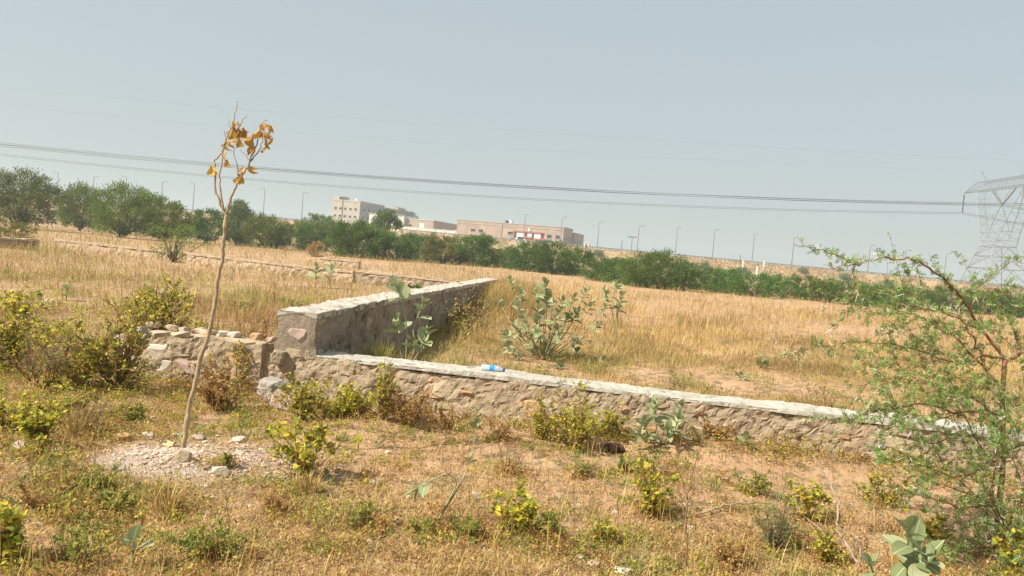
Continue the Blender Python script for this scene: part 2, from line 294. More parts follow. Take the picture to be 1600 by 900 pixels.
class MB:
    def __init__(s): s.v, s.q, s.t, s.n = [], [], [], 0
    def add(s, V, q=None, t=None):
        V = np.asarray(V, float).reshape(-1, 3)
        if q is not None and len(q): s.q.append(np.asarray(q, int) + s.n)
        if t is not None and len(t): s.t.append(np.asarray(t, int) + s.n)
        s.v.append(V); s.n += len(V)
    def box(s, lo, hi):
        (a, b, c), (d, e, f) = lo, hi
        s.add([(a, b, c), (d, b, c), (d, e, c), (a, e, c), (a, b, f), (d, b, f), (d, e, f), (a, e, f)],
              [(0, 3, 2, 1), (4, 5, 6, 7), (0, 1, 5, 4), (1, 2, 6, 5), (2, 3, 7, 6), (3, 0, 4, 7)]); return s
    def tube(s, P, rad, n=6, cap=True):
        P = np.asarray(P, float); m = len(P); rad = np.broadcast_to(np.asarray(rad, float), (m,))
        T = nrm(np.gradient(P, axis=0)); ref = np.array([0.31, 0.17, 0.94]) if abs(T[0][2]) < 0.9 else np.array([1.0, 0.1, 0])
        A = nrm(np.cross(T, ref)); B = np.cross(T, A)
        an = np.arange(n) * 2 * math.pi / n
        V = P[:, None] + rad[:, None, None] * (A[:, None] * np.cos(an)[None, :, None] + B[:, None] * np.sin(an)[None, :, None])
        i = np.arange(m - 1)[:, None] * n; j = np.arange(n)[None]; k = (j + 1) % n
        q = np.stack([i + j, i + k, i + n + k, i + n + j], -1).reshape(-1, 4)
        V = V.reshape(-1, 3); t = []
        if cap:
            V = np.vstack([V, P[0], P[-1]]); a, b = m * n, m * n + 1
            t = [(a, (x + 1) % n, x) for x in range(n)] + [(b, (m - 1) * n + x, (m - 1) * n + (x + 1) % n) for x in range(n)]
        s.add(V, q, t); return s
    def mesh(s, name, mat, smooth=False):
        return np_mesh(name, np.vstack(s.v), ([np.vstack(s.q)] if s.q else []) + ([np.vstack(s.t)] if s.t else []), mat, smooth)
    def build(s, name, mat, parent=None, loc=(0, 0, 0), smooth=False, rot=None):
        return obj(name, s.mesh(name, mat, smooth), parent, loc, rot)
def blades(P, L, W, az, lean, droop=0.0):
    """bent grass blades, two triangles each"""
    N = len(P); up = np.array([0, 0, 1.0]); d = np.stack([np.cos(az), np.sin(az), np.zeros(N)], -1); s = np.stack([-np.sin(az), np.cos(az), np.zeros(N)], -1)
    c = np.cos(lean)[:, None]; sn = np.sin(lean)[:, None]; L = L[:, None]; W = W[:, None]
    mid = P + (up * c * 1.12 + d * sn * 0.75) * L * 0.5
    tip = P + (up * (c - droop) + d * sn * 1.05) * L
    V = np.stack([P, mid - s * W * 0.5, mid + s * W * 0.5, tip], 1).reshape(-1, 3)
    b = np.arange(N)[:, None] * 4
    return V, np.concatenate([b + np.array([[0, 2, 1]]), b + np.array([[1, 2, 3]])], 0)
def leaves(P, D, Nn, L, W, fold=0.15):
    D = nrm(D); S = nrm(np.cross(D, Nn)); Nn = np.cross(S, D); L = L[:, None]; W = W[:, None]
    V = np.stack([P, P + D * L * 0.45 + S * W * 0.5 + Nn * W * fold, P + D * L, P + D * L * 0.45 - S * W * 0.5 + Nn * W * fold], 1).reshape(-1, 3)
    return V, np.arange(len(P))[:, None] * 4 + np.arange(4)[None]
def rdir(g, n): return nrm(g.normal(size=(n, 3)))

# ------------------------------------------------------------------ stones
_bm = bmesh.new(); bmesh.ops.create_icosphere(_bm, subdivisions=2, radius=1)
ICO_V = np.array([v.co[:] for v in _bm.verts]); ICO_F = np.array([[v.index for v in f.verts] for f in _bm.faces]); _bm.free()
_bm = bmesh.new(); bmesh.ops.create_icosphere(_bm, subdivisions=1, radius=1)
ICO1_V = np.array([v.co[:] for v in _bm.verts]); ICO1_F = np.array([[v.index for v in f.verts] for f in _bm.faces]); _bm.free()
_bm = bmesh.new(); bmesh.ops.create_icosphere(_bm, subdivisions=4, radius=1)
ICO3_V = np.array([v.co[:] for v in _bm.verts]); ICO3_F = np.array([[v.index for v in f.verts] for f in _bm.faces]); _bm.free()
def rough(V, seed, a=0.05): return V * (1 + a * fbm(V * 4.0, seed, 3)[:, None])
def stone_verts(seed, base=ICO_V, cuts=7, boxy=0.0):
    g = rg(seed); V = base * (1 + 0.18 * noise3(base * 1.3 + seed * 3.1, seed)[:, None])
    for k in range(cuts):
        n = rdir(g, 1)[0]; h = g.uniform(0.45, 0.8); e = np.maximum(V @ n - h, 0); V = V - e[:, None] * n
    if boxy:
        for n in np.vstack([np.eye(3), -np.eye(3)]):
            h = boxy * g.uniform(0.85, 1.1); n = nrm(n + g.normal(size=3) * 0.09); e = np.maximum(V @ n - h, 0); V = V - e[:, None] * n
    V = V - (V.max(0) + V.min(0)) / 2
    return V / np.abs(V).max(0)
STONE_MATS = ['stone_pink', 'stone_orange', 'stone_tan', 'stone_grey', 'stone_white', 'mortar']
WALL_STONES = {m: [np_mesh('stone', rough(stone_verts(50 + 7 * i + k * 31, ICO3_V if False else ICO_V, cuts=6, boxy=0.68), i + k * 5, 0.12), ICO_F, m) for i in range(4)] for k, m in enumerate(STONE_MATS)}

# ================================================================== THE SETTING
def grid_mesh(name, xs, ys, zf, mat):
    X, Y = np.meshgrid(xs, ys); Z = zf(X, Y); V = np.stack([X, Y, Z], -1).reshape(-1, 3)
    nx, ny = len(xs), len(ys); i = np.arange(ny - 1)[:, None] * nx + np.arange(nx - 1)[None]
    q = np.stack([i, i + 1, i + nx + 1, i + nx], -1).reshape(-1, 4)
    return np_mesh(name, V, q, mat, True)
def graded(a, b, near, n):
    t = np.linspace(-1, 1, n); return near * np.sinh(t * math.asinh(max(abs(a), abs(b)) / near))
xs = graded(-1150, 1150, 1.2, 300)
ys = np.concatenate([np.linspace(-150, 1, 12)[:-1], np.linspace(1, 13, 150), 13 + (np.exp(np.linspace(0, 1, 110)[1:] * math.log(300)) - 1) * 4.5])
structure(obj('ground', grid_mesh('ground', xs, ys, gz, 'soil')))
# road embankment with a flat plateau behind its edge
EY0, EY1 = 254.0, 270.0
def ez(X, Y):
    t = sstep(0, 1, (Y - EY0) / (EY1 - EY0)); t = 0.6 * t + 0.4 * np.clip((Y - EY0) / (EY1 - EY0), 0, 1)
    fall = 1 - sstep(480, 560, Y)
    return (eh(X) + 1.0) * t * fall - 1.0 + 0.35 * noise2(X, Y, 21, 0.12, 3) * t * (1 - t) * 4
structure(obj('embankment', grid_mesh('embankment', np.linspace(-900, 900, 361), np.concatenate([np.linspace(EY0, EY1, 22), [272, 276, 284, 286, 300, 330, 400, 480, 520, 560]]), ez, 'bank_soil')))
structure(obj('road', grid_mesh('road', np.linspace(-900, 900, 61), np.array([272.5, 276, 281, 283.5]), lambda X, Y: eh(X) + 0.03 + 0 * Y, 'asphalt')))

# ------------------------------------------------------------------ walls
def rough_wall(name, A, B, nrm2, thick, z0, z1, disp, mat, parent, base, res=0.05, seed=0, round_=0.0, front_lean=0.0, zfun=None, topnoise=0.0):
    """a long rough prism from A to B (front face line), body behind it; nrm2 is the outward normal of the front"""
    A = np.asarray(A, float); B = np.asarray(B, float); Lg = np.linalg.norm(B - A); u = (B - A) / Lg
    nu = max(2, int(Lg / res)); nh = max(2, int((z1 - z0) / res)); nt = max(2, int(thick / res))
    prof = [(0, z0 + (z1 - z0) * k / nh) for k in range(nh)] + [(thick * k / nt, z1) for k in range(nt)] + [(thick, z1 - (z1 - z0) * k / nh) for k in range(nh + 1)]
    prof = np.array(prof); m = len(prof); ss = np.linspace(0, Lg, nu + 1)
    out = np.zeros((m, 2)); out[:nh] = (-1, 0); out[nh:nh + nt] = (0, 1); out[nh + nt:] = (1, 0); out[nh] = (-0.7, 0.7); out[nh + nt] = (0.7, 0.7)
    V = np.zeros((nu + 1, m, 3))
    for i, s in enumerate(ss):
        p = A + u * s
        V[i, :, :2] = p - nrm2[None] * prof[:, :1]
        V[i, :, 2] = prof[:, 1]
    W = V.reshape(-1, 3)
    nn = fbm(W * 5.0, seed, 4) * 0.7 + 0.5 * fbm(W * 16.0, seed + 9, 2)
    o3 = np.tile(np.stack([-nrm2[0] * out[:, 0], -nrm2[1] * out[:, 0], out[:, 1]], -1), (nu + 1, 1))
    rd = (1 - np.abs(fbm(W * 9.0, seed + 17, 3))) ** 5 * (0.5 + 0.5 * noise3(W * 2.0, seed + 5)); W = W + o3 * (nn * disp - rd * disp * 1.3)[:, None]
    if topnoise or zfun:
        t = np.clip((W[:, 2] - z0) / (z1 - z0), 0, 1); s = (W[:, :2] - A) @ u
        dz = topnoise * fbm(np.stack([s * 1.7, 0 * s, 0 * s], -1), seed + 3, 3)
        if zfun: dz = dz + zfun(s / Lg)
        W[:, 2] += dz * t
    cap0 = W[:m].mean(0); cap1 = W[-m:].mean(0)
    W = np.vstack([W, cap0, cap1])
    i = np.arange(nu)[:, None] * m + np.arange(m - 1)[None]
    q = np.stack([i, i + 1, i + m + 1, i + m], -1).reshape(-1, 4)
    a, b = (nu + 1) * m, (nu + 1) * m + 1; t = [(a, x + 1, x) for x in range(m - 1)] + [(b, nu * m + x, nu * m + x + 1) for x in range(m - 1)]
    return obj(name, np_mesh(name, W - base, [q, np.array(t)], mat, False), parent, (0, 0, 0))
def masonry(parent, base, A, B, n2, z0, z1, seed, h=(0.11, 0.17), w=(0.13, 0.34), mats=None, proud=(-0.03, 0.02), skip=0.1, depth=0.07, limit=300):
    g = rg(seed); A = np.asarray(A, float); B = np.asarray(B, float); Lg = np.linalg.norm(B - A); u = (B - A) / Lg; z = z0; cnt = 0
    rz = math.atan2(u[1], u[0]); mats = mats or (['stone_pink'] * 2 + ['stone_orange'] * 2 + ['stone_tan'] * 3 + ['stone_grey'] * 2 + ['mortar'] * 2)
    while z < z1 - 0.05:
        hh = min(g.uniform(*h), z1 - z); s = g.uniform(0, 0.1)
        if z1 - z - hh < 0.05: hh = z1 - z
        while s < Lg - 0.05:
            ww = min(g.uniform(*w), Lg - s)
            if g.random() > skip and cnt < limit and ww > 0.07:
                c = A + u * (s + ww / 2) + n2 * (g.uniform(*proud) - depth)
                mt = WALL_STONES[mats[g.integers(len(mats))]]
                obj('stone', mt[g.integers(4)], parent, (c[0] - base[0], c[1] - base[1], z + hh / 2 - base[2] + g.uniform(-0.012, 0.012)),
                    (g.uniform(-0.08, 0.08), g.uniform(-0.14, 0.14), rz + g.uniform(-0.06, 0.06) + (math.pi if g.random() < 0.5 else 0)), (ww * 0.5 * g.uniform(0.8, 0.98), depth, hh * 0.5 * g.uniform(0.78, 0.98)))
                cnt += 1
            s += ww
        z += hh
LOWZ = 0.45
b0 = np.array([WA[0], WA[1], 0.0])
wall = thing('boundary_wall', 'low rubble masonry wall with pale cement coping and a bottle lying on it', 'wall', b0)
rough_wall('mortar_core', WA - WU * 0.62, WB, WN, 0.36, -0.2, LOWZ - 0.035, 0.026, 'mortar', wall, b0, 0.022, 4)
rough_wall('coping', WA + WN * 0.004, WB + WN * 0.004, WN, 0.41, LOWZ - 0.036, LOWZ, 0.014, 'cement_cap', wall, b0, 0.018, 14, topnoise=0.008)
masonry(wall, b0, WA - WU * 0.6, WB, WN, 0.0, LOWZ - 0.06, 5, w=(0.10, 0.30), mats=['mortar'] * 4 + ['stone_grey', 'stone_tan', 'stone_tan', 'stone_pink', 'stone_orange'], proud=(-0.035, 0.008), skip=0.25)
for px, py, w_, h_, mt in ((832, 640, 0.24, 0.17, 'stone_orange'), (722, 640, 0.24, 0.15, 'stone_pink'), (690, 608, 0.22, 0.18, 'stone_tan'), (720, 612, 0.26, 0.06, 'stone_orange'), (540, 575, 0.22, 0.17, 'stone_tan'), (985, 640, 0.20, 0.12, 'stone_orange'), (1092, 676, 0.22, 0.15, 'stone_tan'), (1405, 700, 0.34, 0.18, 'stone_tan'), (1310, 680, 0.22, 0.05, 'stone_orange'), (1010, 668, 0.18, 0.12, 'stone_orange'), (765, 632, 0.14, 0.09, 'stone_tan'), (800, 655, 0.2, 0.12, 'stone_pink')):
    dd = ray(px, py); t_ = ((WA - EYE[:2]) @ WN) / (dd[:2] @ WN); q_ = EYE + dd * t_
    obj('stone', np_mesh('stone', rough(stone_verts(px, ICO3_V, 6, 0.7), px, 0.07) * np.array([w_ / 2, 0.06, h_ / 2]), ICO3_F, mt), wall, q_ - b0 - np.append(WN, 0) * 0.045, (0, 0.1, math.atan2(WU[1], WU[0])))
# tall wall running back into the field, its end face towards the camera
TALLZ = 0.87; TT = 0.40
b1 = np.array([TA[0], TA[1], 0.0])
tall = thing('field_wall', 'taller grey plastered stone wall with a square end running back into the field', 'wall', b1)
rough_wall('mortar_core', TA, TB, TN, TT, -0.2, TALLZ - 0.03, 0.036, 'render_grey', tall, b1, 0.05, 24)
rough_wall('coping', TA + TN * 0.002 - TU * 0.004, TB + TN * 0.002, TN, TT + 0.004, TALLZ - 0.07, TALLZ, 0.020, 'cement_old', tall, b1, 0.028, 34, topnoise=0.010)
masonry(tall, b1, TA, TA + TU * 5.0, TN, 0.3, TALLZ - 0.08, 6, h=(0.16, 0.24), w=(0.2, 0.45), mats=['stone_grey', 'mortar', 'stone_pink', 'stone_tan', 'mortar'], proud=(-0.03, 0.012), skip=0.3)
EA = TA - TN * TT; ENm = -TU
masonry(tall, b1, EA + TN * 0.02, TA - TN * 0.01, ENm, 0.02, TALLZ - 0.1, 17, h=(0.15, 0.26), w=(0.14, 0.30), mats=['stone_pink', 'mortar', 'stone_tan', 'stone_pink'], proud=(0.0, 0.022), skip=0.0)
# broken wall to the left of the square end
LA = WA - WU * 2.28; LB = WA - WU * 0.55
b2 = np.array([LA[0], LA[1], 0.0])
brk = thing('broken_wall', 'broken unplastered rubble wall of orange and pink stones, no coping', 'wall', b2)
rough_wall('mortar_core', LA + WN * 0.045, LB + WN * 0.045, WN, 0.38, -0.2, 0.52, 0.03, 'mortar', brk, b2, 0.04, 44, topnoise=0.06)
masonry(brk, b2, LA, LB, WN, 0.06, 0.52, 9, h=(0.14, 0.2), w=(0.2, 0.42), mats=['stone_orange'] * 4 + ['stone_pink'] * 2 + ['stone_tan', 'stone_tan', 'stone_grey', 'stone_white'], proud=(0.03, 0.062), skip=0.03)
masonry(brk, b2, LA - WN * 0.14, LB - WN * 0.14, WN, 0.49, 0.57, 10, h=(0.05, 0.08), w=(0.07, 0.16), mats=['stone_white', 'stone_pink', 'stone_tan', 'stone_orange'], proud=(-0.03, 0.1), skip=0.2)
masonry(brk, b2, LA - WN * 0.33, LA, -WU, 0.0, 0.46, 19, mats=['stone_grey', 'stone_grey', 'stone_tan'], proud=(-0.01, 0.03), skip=0.0)
# far plot walls
def far_wall(pts, h, label, mat, seed):
    P = [at(px, py, Y) for px, py, Y in pts]
    base = np.array([P[0][0], P[0][1], 0.0]); w = thing('plot_wall', label, 'wall', base)
    for A, B in zip(P[:-1], P[1:]):
        a, b = A[:2], B[:2]; u = (b - a) / np.linalg.norm(b - a); n = np.array([u[1], -u[0]])
        if n[1] > 0: n = -n
        dz = float(np.mean([A[2], B[2]])) - 0.05
        rough_wall('mortar_core', a, b, n, 0.38, -0.3, dz - 0.05, 0.06, mat, w, base, 0.14, seed, topnoise=0.07)
        rough_wall('coping', a + n * 0.03, b + n * 0.03, n, 0.44, dz - 0.08, dz, 0.02, 'mortar', w, base, 0.14, seed + 5, topnoise=0.05)
        masonry(w, base, a, b, n, 0.02, dz - 0.1, seed + 2, h=(0.2, 0.28), w=(0.3, 0.7), mats=['stone_tan', 'stone_pink', 'stone_grey', 'mortar'], proud=(-0.05, 0.03), skip=0.55, limit=70)
far_wall([(-60, 366, 34), (62, 373, 36.5)], 0.5, 'dark shaded stretch of far plot wall below the big round tree', 'render_grey', 60)  # darker grey material: this stretch's shadow is put into its colour
far_wall([(86, 373, 41), (268, 391, 37.5)], 0.5, 'far pale stone wall stretch in front of the dense tree group', 'mortar', 64)
far_wall([(292, 393, 36.0), (420, 408, 33.0), (552, 422, 31.0)], 0.5, 'long far stone wall crossing behind the bare-stemmed sapling', 'mortar', 68)
far_wall([(556, 423, 31.0), (715, 434, 29.0)], 0.5, 'weedy grey far wall stretch leading towards the end of the tall wall', 'render_grey', 72)
far_wall([(500, 401, 50), (560, 407, 49)], 0.5, 'short broken wall fragment standing alone before the dark thicket', 'mortar', 76)

# ================================================================== GRASS AND LOOSE GROUND (stuff)
def scatter(g, n, y0, y1, k=1.6, xm=0.80, xo=1.2):
    u = g.random(n); a = 1 - k
    y = (y0 ** a + u * (y1 ** a - y0 ** a)) ** (1 / a) if abs(a) > 1e-6 else y0 * (y1 / y0) ** u
    x = (g.random(n) * 2 - 1) * (y * xm + xo)
    return x, y
def on_wall(x, y):
    d = sd_low(x, y); s = (x - WA[0]) * WU[0] + (y - WA[1]) * WU[1]
    low = (d > -0.02) & (d < 0.42) & (s > -0.3)
    brk = (d > -0.02) & (d < 0.42) & (s > -2.35) & (s <= -0.3)
    t = sd_tall(x, y); s2 = (x - TA[0]) * TU[0] + (y - TA[1]) * TU[1]
    return low | brk | ((t > -TT - 0.02) & (t < 0.02) & (s2 > -0.05) & (s2 < 15.6))
def inside(x, y): return (sd_low(x, y) > 0.3) & (sd_tall(x, y) > 0)
def grass_obj(name, label, V, F, mat):
    return tag(obj(name, np_mesh(name, V, F, mat)), label, 'grass', kind='stuff')
# 1 matted short dry grass on the front plot
g = rg(1); x, y = scatter(g, 420000, 2.6, 9.6, 1.5)
dens = 0.62 + 0.75 * noise2(x, y, 31, 0.9, 3) + 0.35 * noise2(x, y, 35, 4.0, 2)
bare = np.exp(-(((x - PATCH[0]) / 0.75) ** 2 + ((y - PATCH[1]) / 0.5) ** 2)) + 0.8 * sstep(-2.6, -0.9, sd_low(x, y)) * sstep(-2.0, -0.4, x)
keep = (g.random(len(x)) < dens - 0.95 * bare) & ~on_wall(x, y) & (sd_low(x, y) < 0.02); x, y = x[keep], y[keep]; n = len(x)
P = np.stack([x, y, gz(x, y) - 0.003], -1)
L = g.uniform(0.016, 0.052, n) * (1 + 0.6 * noise2(x, y, 33, 2.2, 2)); lean = g.uniform(0.6, 1.57, n)
P[:, 2] += g.random(n) ** 2 * 0.02
V, F = blades(P, L, g.uniform(0.003, 0.0065, n), g.uniform(0, 6.283, n), lean)
grass_obj('dry_grass', 'short matted dry grass over the bare front plot', V, F, 'near_grass')
# 1b longer stalks standing in the front plot
x, y = scatter(g, 13000, 2.7, 9.0, 1.4)
keep = (noise2(x, y, 37, 0.8, 2) > -0.1) & (sd_low(x, y) < -0.1) & (np.hypot(x - PATCH[0], (y - PATCH[1]) * 1.4) > 0.6); x, y = x[keep], y[keep]; n = len(x)
P = np.stack([x, y, gz(x, y)], -1)
V, F = blades(P, 0.05 + 0.26 * g.random(n) ** 2, g.uniform(0.0025, 0.005, n), g.uniform(0, 6.283, n), g.uniform(0.05, 0.8, n))
grass_obj('dry_stalks', 'thin standing straw stalks scattered over the front plot', V, F, 'straw_grass')
# 1c small green weeds hugging the soil, in clumps
def weed_clumps(name, label, g, cx, cy, per, rad, hgt, ll, mat):
    k = len(cx); n = k * per; r = np.repeat(rad * g.uniform(0.5, 1.4, k), per); h = np.repeat(hgt * g.uniform(0.4, 1.3, k), per); a = g.uniform(0, 6.283, n); q = np.sqrt(g.random(n)) * r
    x = np.repeat(cx, per) + q * np.cos(a); y = np.repeat(cy, per) + q * np.sin(a)
    P = np.stack([x, y, gz(x, y) + h * g.random(n) * (1.1 - (q / r) ** 2)], -1); D = rdir(g, n); D[:, 2] = np.abs(D[:, 2]) * 0.8; L = g.uniform(ll[0], ll[1], n)
    V, F = leaves(P, D, np.array([0, 0, 1.0]) + rdir(g, n) * 0.6, L, L * g.uniform(0.25, 0.6, n)); return tag(obj(name, np_mesh(name, V, F, mat)), label, 'weeds', kind='stuff')
def clump_spots(g, n, y0, y1, thr, seed, sc=0.7):
    x, y = scatter(g, n, y0, y1, 1.3); keep = (noise2(x, y, seed, sc, 2) > thr) & (sd_low(x, y) < -0.08) & (np.hypot(x - PATCH[0], (y - PATCH[1]) * 1.4) > 0.75); return x[keep], y[keep]
cx, cy = clump_spots(g, 1100, 2.6, 7.8, -0.02, 41); weed_clumps('low_weeds', 'low green weeds creeping among the dry grass', g, cx, cy, 80, 0.13, 0.07, (0.012, 0.032), 'green_leaf')
cx, cy = clump_spots(g, 750, 2.6, 8.2, -0.1, 46); weed_clumps('yellow_weeds', 'scattered yellowing weeds among the dry grass', g, cx, cy, 60, 0.10, 0.11, (0.014, 0.036), 'mixed_leaf')
cx, cy = clump_spots(g, 700, 2.6, 8.2, -0.2, 48); weed_clumps('dead_weeds', 'brown withered weeds among the dry grass', g, cx, cy, 80, 0.12, 0.12, (0.010, 0.028), 'brown_leaf')
nn_ = 420; cx = np.concatenate([g.uniform(-5.6, -1.8, nn_), g.uniform(-2.2, 4.2, 120)]); cy = np.concatenate([g.uniform(4.2, 8.6, nn_), np.zeros(120)]); cy[nn_:] = WA[1] + (cx[nn_:] - WA[0]) * WU[1] / WU[0] - np.abs(g.normal(0.05, 0.2, 120)) - 0.06
k = ~on_wall(cx, cy) & (np.hypot(cx - PATCH[0], (cy - PATCH[1]) * 1.4) > 0.8); cx, cy = cx[k], cy[k]
weed_clumps('rough_growth', 'tangled withered and yellowing growth along the walls', g, cx[::3], cy[::3], 110, 0.16, 0.20, (0.012, 0.036), 'mixed_leaf'); weed_clumps('rough_dead_growth', 'tangled brown growth along the walls', g, cx[1::3], cy[1::3], 130, 0.16, 0.18, (0.010, 0.03), 'brown_leaf'); weed_clumps('rough_green_growth', 'tangled green growth along the walls', g, cx[2::3], cy[2::3], 90, 0.15, 0.12, (0.012, 0.034), 'green_leaf')
xt, yt = scatter(g, 5000, 2.8, 8.8, 1.3); k = (sd_low(xt, yt) < -0.1) & (noise2(xt, yt, 39, 1.1, 2) > -0.1) & (np.hypot(xt - PATCH[0], (yt - PATCH[1]) * 1.4) > 0.75); xt, yt = xt[k], yt[k]; nt_ = len(xt)
Vt, Ft = blades(np.stack([xt, yt, gz(xt, yt)], -1), g.uniform(0.06, 0.28, nt_), g.uniform(0.003, 0.006, nt_), g.uniform(0, 6.283, nt_), np.abs(g.normal(0.35, 0.35, nt_))); grass_obj('dead_twigs', 'thin reddish-brown dead weed stems over the front plot', Vt, Ft, 'brown_leaf')
x, y = scatter(g, 900, 8.4, 28, 1.3, 0.95, 2); k = (sd_tall(x, y) < -TT - 0.2) & (sd_low(x, y) > 0.5) & (noise2(x, y, 49, 0.3, 2) > -0.05)
weed_clumps('field_weeds', 'yellow-green weeds growing in the field beyond the broken wall', g, x[k], y[k], 90, 0.26, 0.20, (0.025, 0.07), 'mixed_leaf')
x, y = scatter(g, 260, 8.8, 20, 1.4, 0.95, 2); k = inside(x, y) & (sd_low(x, y) > 0.6)
weed_clumps('walled_field_weeds', 'green-brown weeds scattered in the walled field', g, x[k], y[k], 90, 0.24, 0.16, (0.025, 0.06), 'olive_grass')
# 2 grass inside the walls, right field
x, y = scatter(g, 330000, 7.0, 100, 1.75, 0.9, 1.5)
dn = 0.68 + 0.95 * noise2(x, y, 51, 0.38, 3)
keep = inside(x, y) & (g.random(len(x)) < dn); x, y = x[keep], y[keep]; n = len(x)
short = 1 - sstep(11.5, 18, y + 1.2 * noise2(x, y, 53, 0.5, 2)) ; pl = noise2(x, y, 55, 0.35, 2)
L = (0.10 + 0.10 * g.random(n)) * short + (0.34 + 0.26 * g.random(n) + 0.2 * pl) * (1 - short); L = L * (1 - 0.25 * sstep(40, 90, y))
P = np.stack([x, y, gz(x, y) - 0.01], -1)
cl = noise2(x, y, 58, 1.6, 2); L = L * (0.72 + 0.6 * cl + 0.35 * noise2(x, y, 52, 0.22, 2)); az = noise2(x, y, 59, 0.7, 2) * 5 + g.normal(size=n) * 0.9
V, F = blades(P, L, 0.0028 + 0.0004 * y, az, np.abs(g.normal(0.42, 0.36, n)) + 0.45 * short * g.random(n), 0.1)
grass_obj('straw_grass', 'tall straw-coloured grass filling the walled field', V, F, 'straw_grass')
x, y = scatter(g, 100000, 7.0, 16, 1.5, 0.9, 1.5)
keep = inside(x, y) & (noise2(x, y, 57, 0.8, 3) > -0.15 + 0.09 * (y - 8)) ; x, y = x[keep], y[keep]; n = len(x)
P = np.stack([x, y, gz(x, y)], -1)
V, F = blades(P, g.uniform(0.05, 0.2, n), g.uniform(0.004, 0.009, n), g.uniform(0, 6.283, n), g.uniform(0.1, 0.9, n))
grass_obj('green_grass', 'olive green grass just behind the low wall', V, F, 'olive_grass')
# 3 left field behind the broken wall
x, y = scatter(g, 330000, 8.0, 100, 1.62, 0.95, 2.0)
dn = 0.72 + 0.7 * noise2(x, y, 61, 0.5, 3)
lf = (sd_tall(x, y) < -TT) & (sd_low(x, y) > 0.3)
lf2 = (sd_low(x, y) > -0.4) & (x < LA[0] - 0.15)
keep = (lf | lf2) & ~on_wall(x, y) & (g.random(len(x)) < dn); x, y = x[keep], y[keep]; n = len(x)
L = 0.08 + 0.16 * g.random(n) + (0.32 + 0.30 * sstep(20, 30, y)) * sstep(11, 17, y + 1.5 * noise2(x, y, 63, 0.5, 2)) * g.random(n)
P = np.stack([x, y, gz(x, y) - 0.01], -1)
L = np.maximum(0.05, L * (0.8 + 0.6 * noise2(x, y, 68, 1.4, 2) + 0.4 * noise2(x, y, 67, 0.2, 2)))
V, F = blades(P, L, 0.0028 + 0.0004 * y, noise2(x, y, 69, 0.7, 2) * 5 + g.normal(size=n), np.abs(g.normal(0.5, 0.4, n)), 0.1)
grass_obj('russet_grass', 'reddish dry grass filling the field beyond the broken wall', V, F, 'russet_grass')
# 4 tufts on the embankment slope
x = g.uniform(-320, 320, 52000); y = EY0 + (EY1 + 1.6 - EY0) * g.random(52000); keep = noise2(x, y, 71, 0.12, 3) > -0.5; x, y = x[keep], y[keep]; n = len(x)
P = np.stack([x, y, ez(x, y) - 0.05], -1)
V, F = blades(P, g.uniform(0.3, 1.1, n), g.uniform(0.12, 0.35, n), g.uniform(0, 6.283, n), np.abs(g.normal(0.3, 0.3, n)))
grass_obj('slope_grass', 'orange-brown dry grass on the road embankment slope', V, F, 'bank_grass')
# 5 far field between the plots and the thicket, thin
# rubble spread round the sapling
g = rg(5); n = 9500
th = g.uniform(0, 6.283, n); rr = np.abs(g.normal(0, 0.62, n)) * (0.9 + 0.4 * noise2(np.cos(th), np.sin(th), 7, 1.3, 2))
x = PATCH[0] + rr * np.cos(th) * 0.92 + 0.05; y = PATCH[1] + rr * np.sin(th) * 0.60 + 0.05
s = np.minimum(0.003 * (1 + g.pareto(2.0, n)), 0.018)
SV = [stone_verts(300 + k, ICO1_V, 3) for k in range(12)]
vi = g.integers(0, 12, n); V = np.stack([SV[i] for i in vi]) * (s[:, None, None] * g.uniform(0.6, 1.2, (n, 1, 3)) * np.array([1, 1, 0.6]))
ca, sa = np.cos(th * 7), np.sin(th * 7); V = np.stack([V[..., 0] * ca[:, None] - V[..., 1] * sa[:, None], V[..., 0] * sa[:, None] + V[..., 1] * ca[:, None], V[..., 2]], -1)
V = V + np.stack([x, y, gz(x, y) + s * 0.25], -1)[:, None]
F = (ICO1_F[None] + (np.arange(n) * len(ICO1_V))[:, None, None]).reshape(-1, 3)
def rub_mat():
    leaf_mat('rubble_bits', [(0, (0.36, 0.26, 0.19)), (0.35, (0.52, 0.40, 0.31)), (0.7, (0.62, 0.52, 0.43)), (1, (0.46, 0.30, 0.20))], 0.0, 0.9)
rub_mat()
tag(obj('gravel', np_mesh('gravel', V.reshape(-1, 3), F, 'rubble_bits')), 'pale pinkish broken rubble spread round the sapling foot', 'gravel', kind='stuff')
x, y = scatter(g, 2600, 2.8, 8.6, 1.4); keep = (sd_low(x, y) < -0.05); x, y = x[keep], y[keep]; n = len(x)
s = np.minimum(0.005 * (1 + g.pareto(2.6, n)), 0.025); V = np.stack([SV[i] for i in g.integers(0, 12, n)]) * s[:, None, None] * np.array([1, 1, 0.6]) + np.stack([x, y, gz(x, y) + s * 0.2], -1)[:, None]
F = (ICO1_F[None] + (np.arange(n) * len(ICO1_V))[:, None, None]).reshape(-1, 3)
tag(obj('pebbles', np_mesh('pebbles', V.reshape(-1, 3), F, 'rubble_bits')), 'small pebbles strewn over the front plot', 'pebbles', kind='stuff')

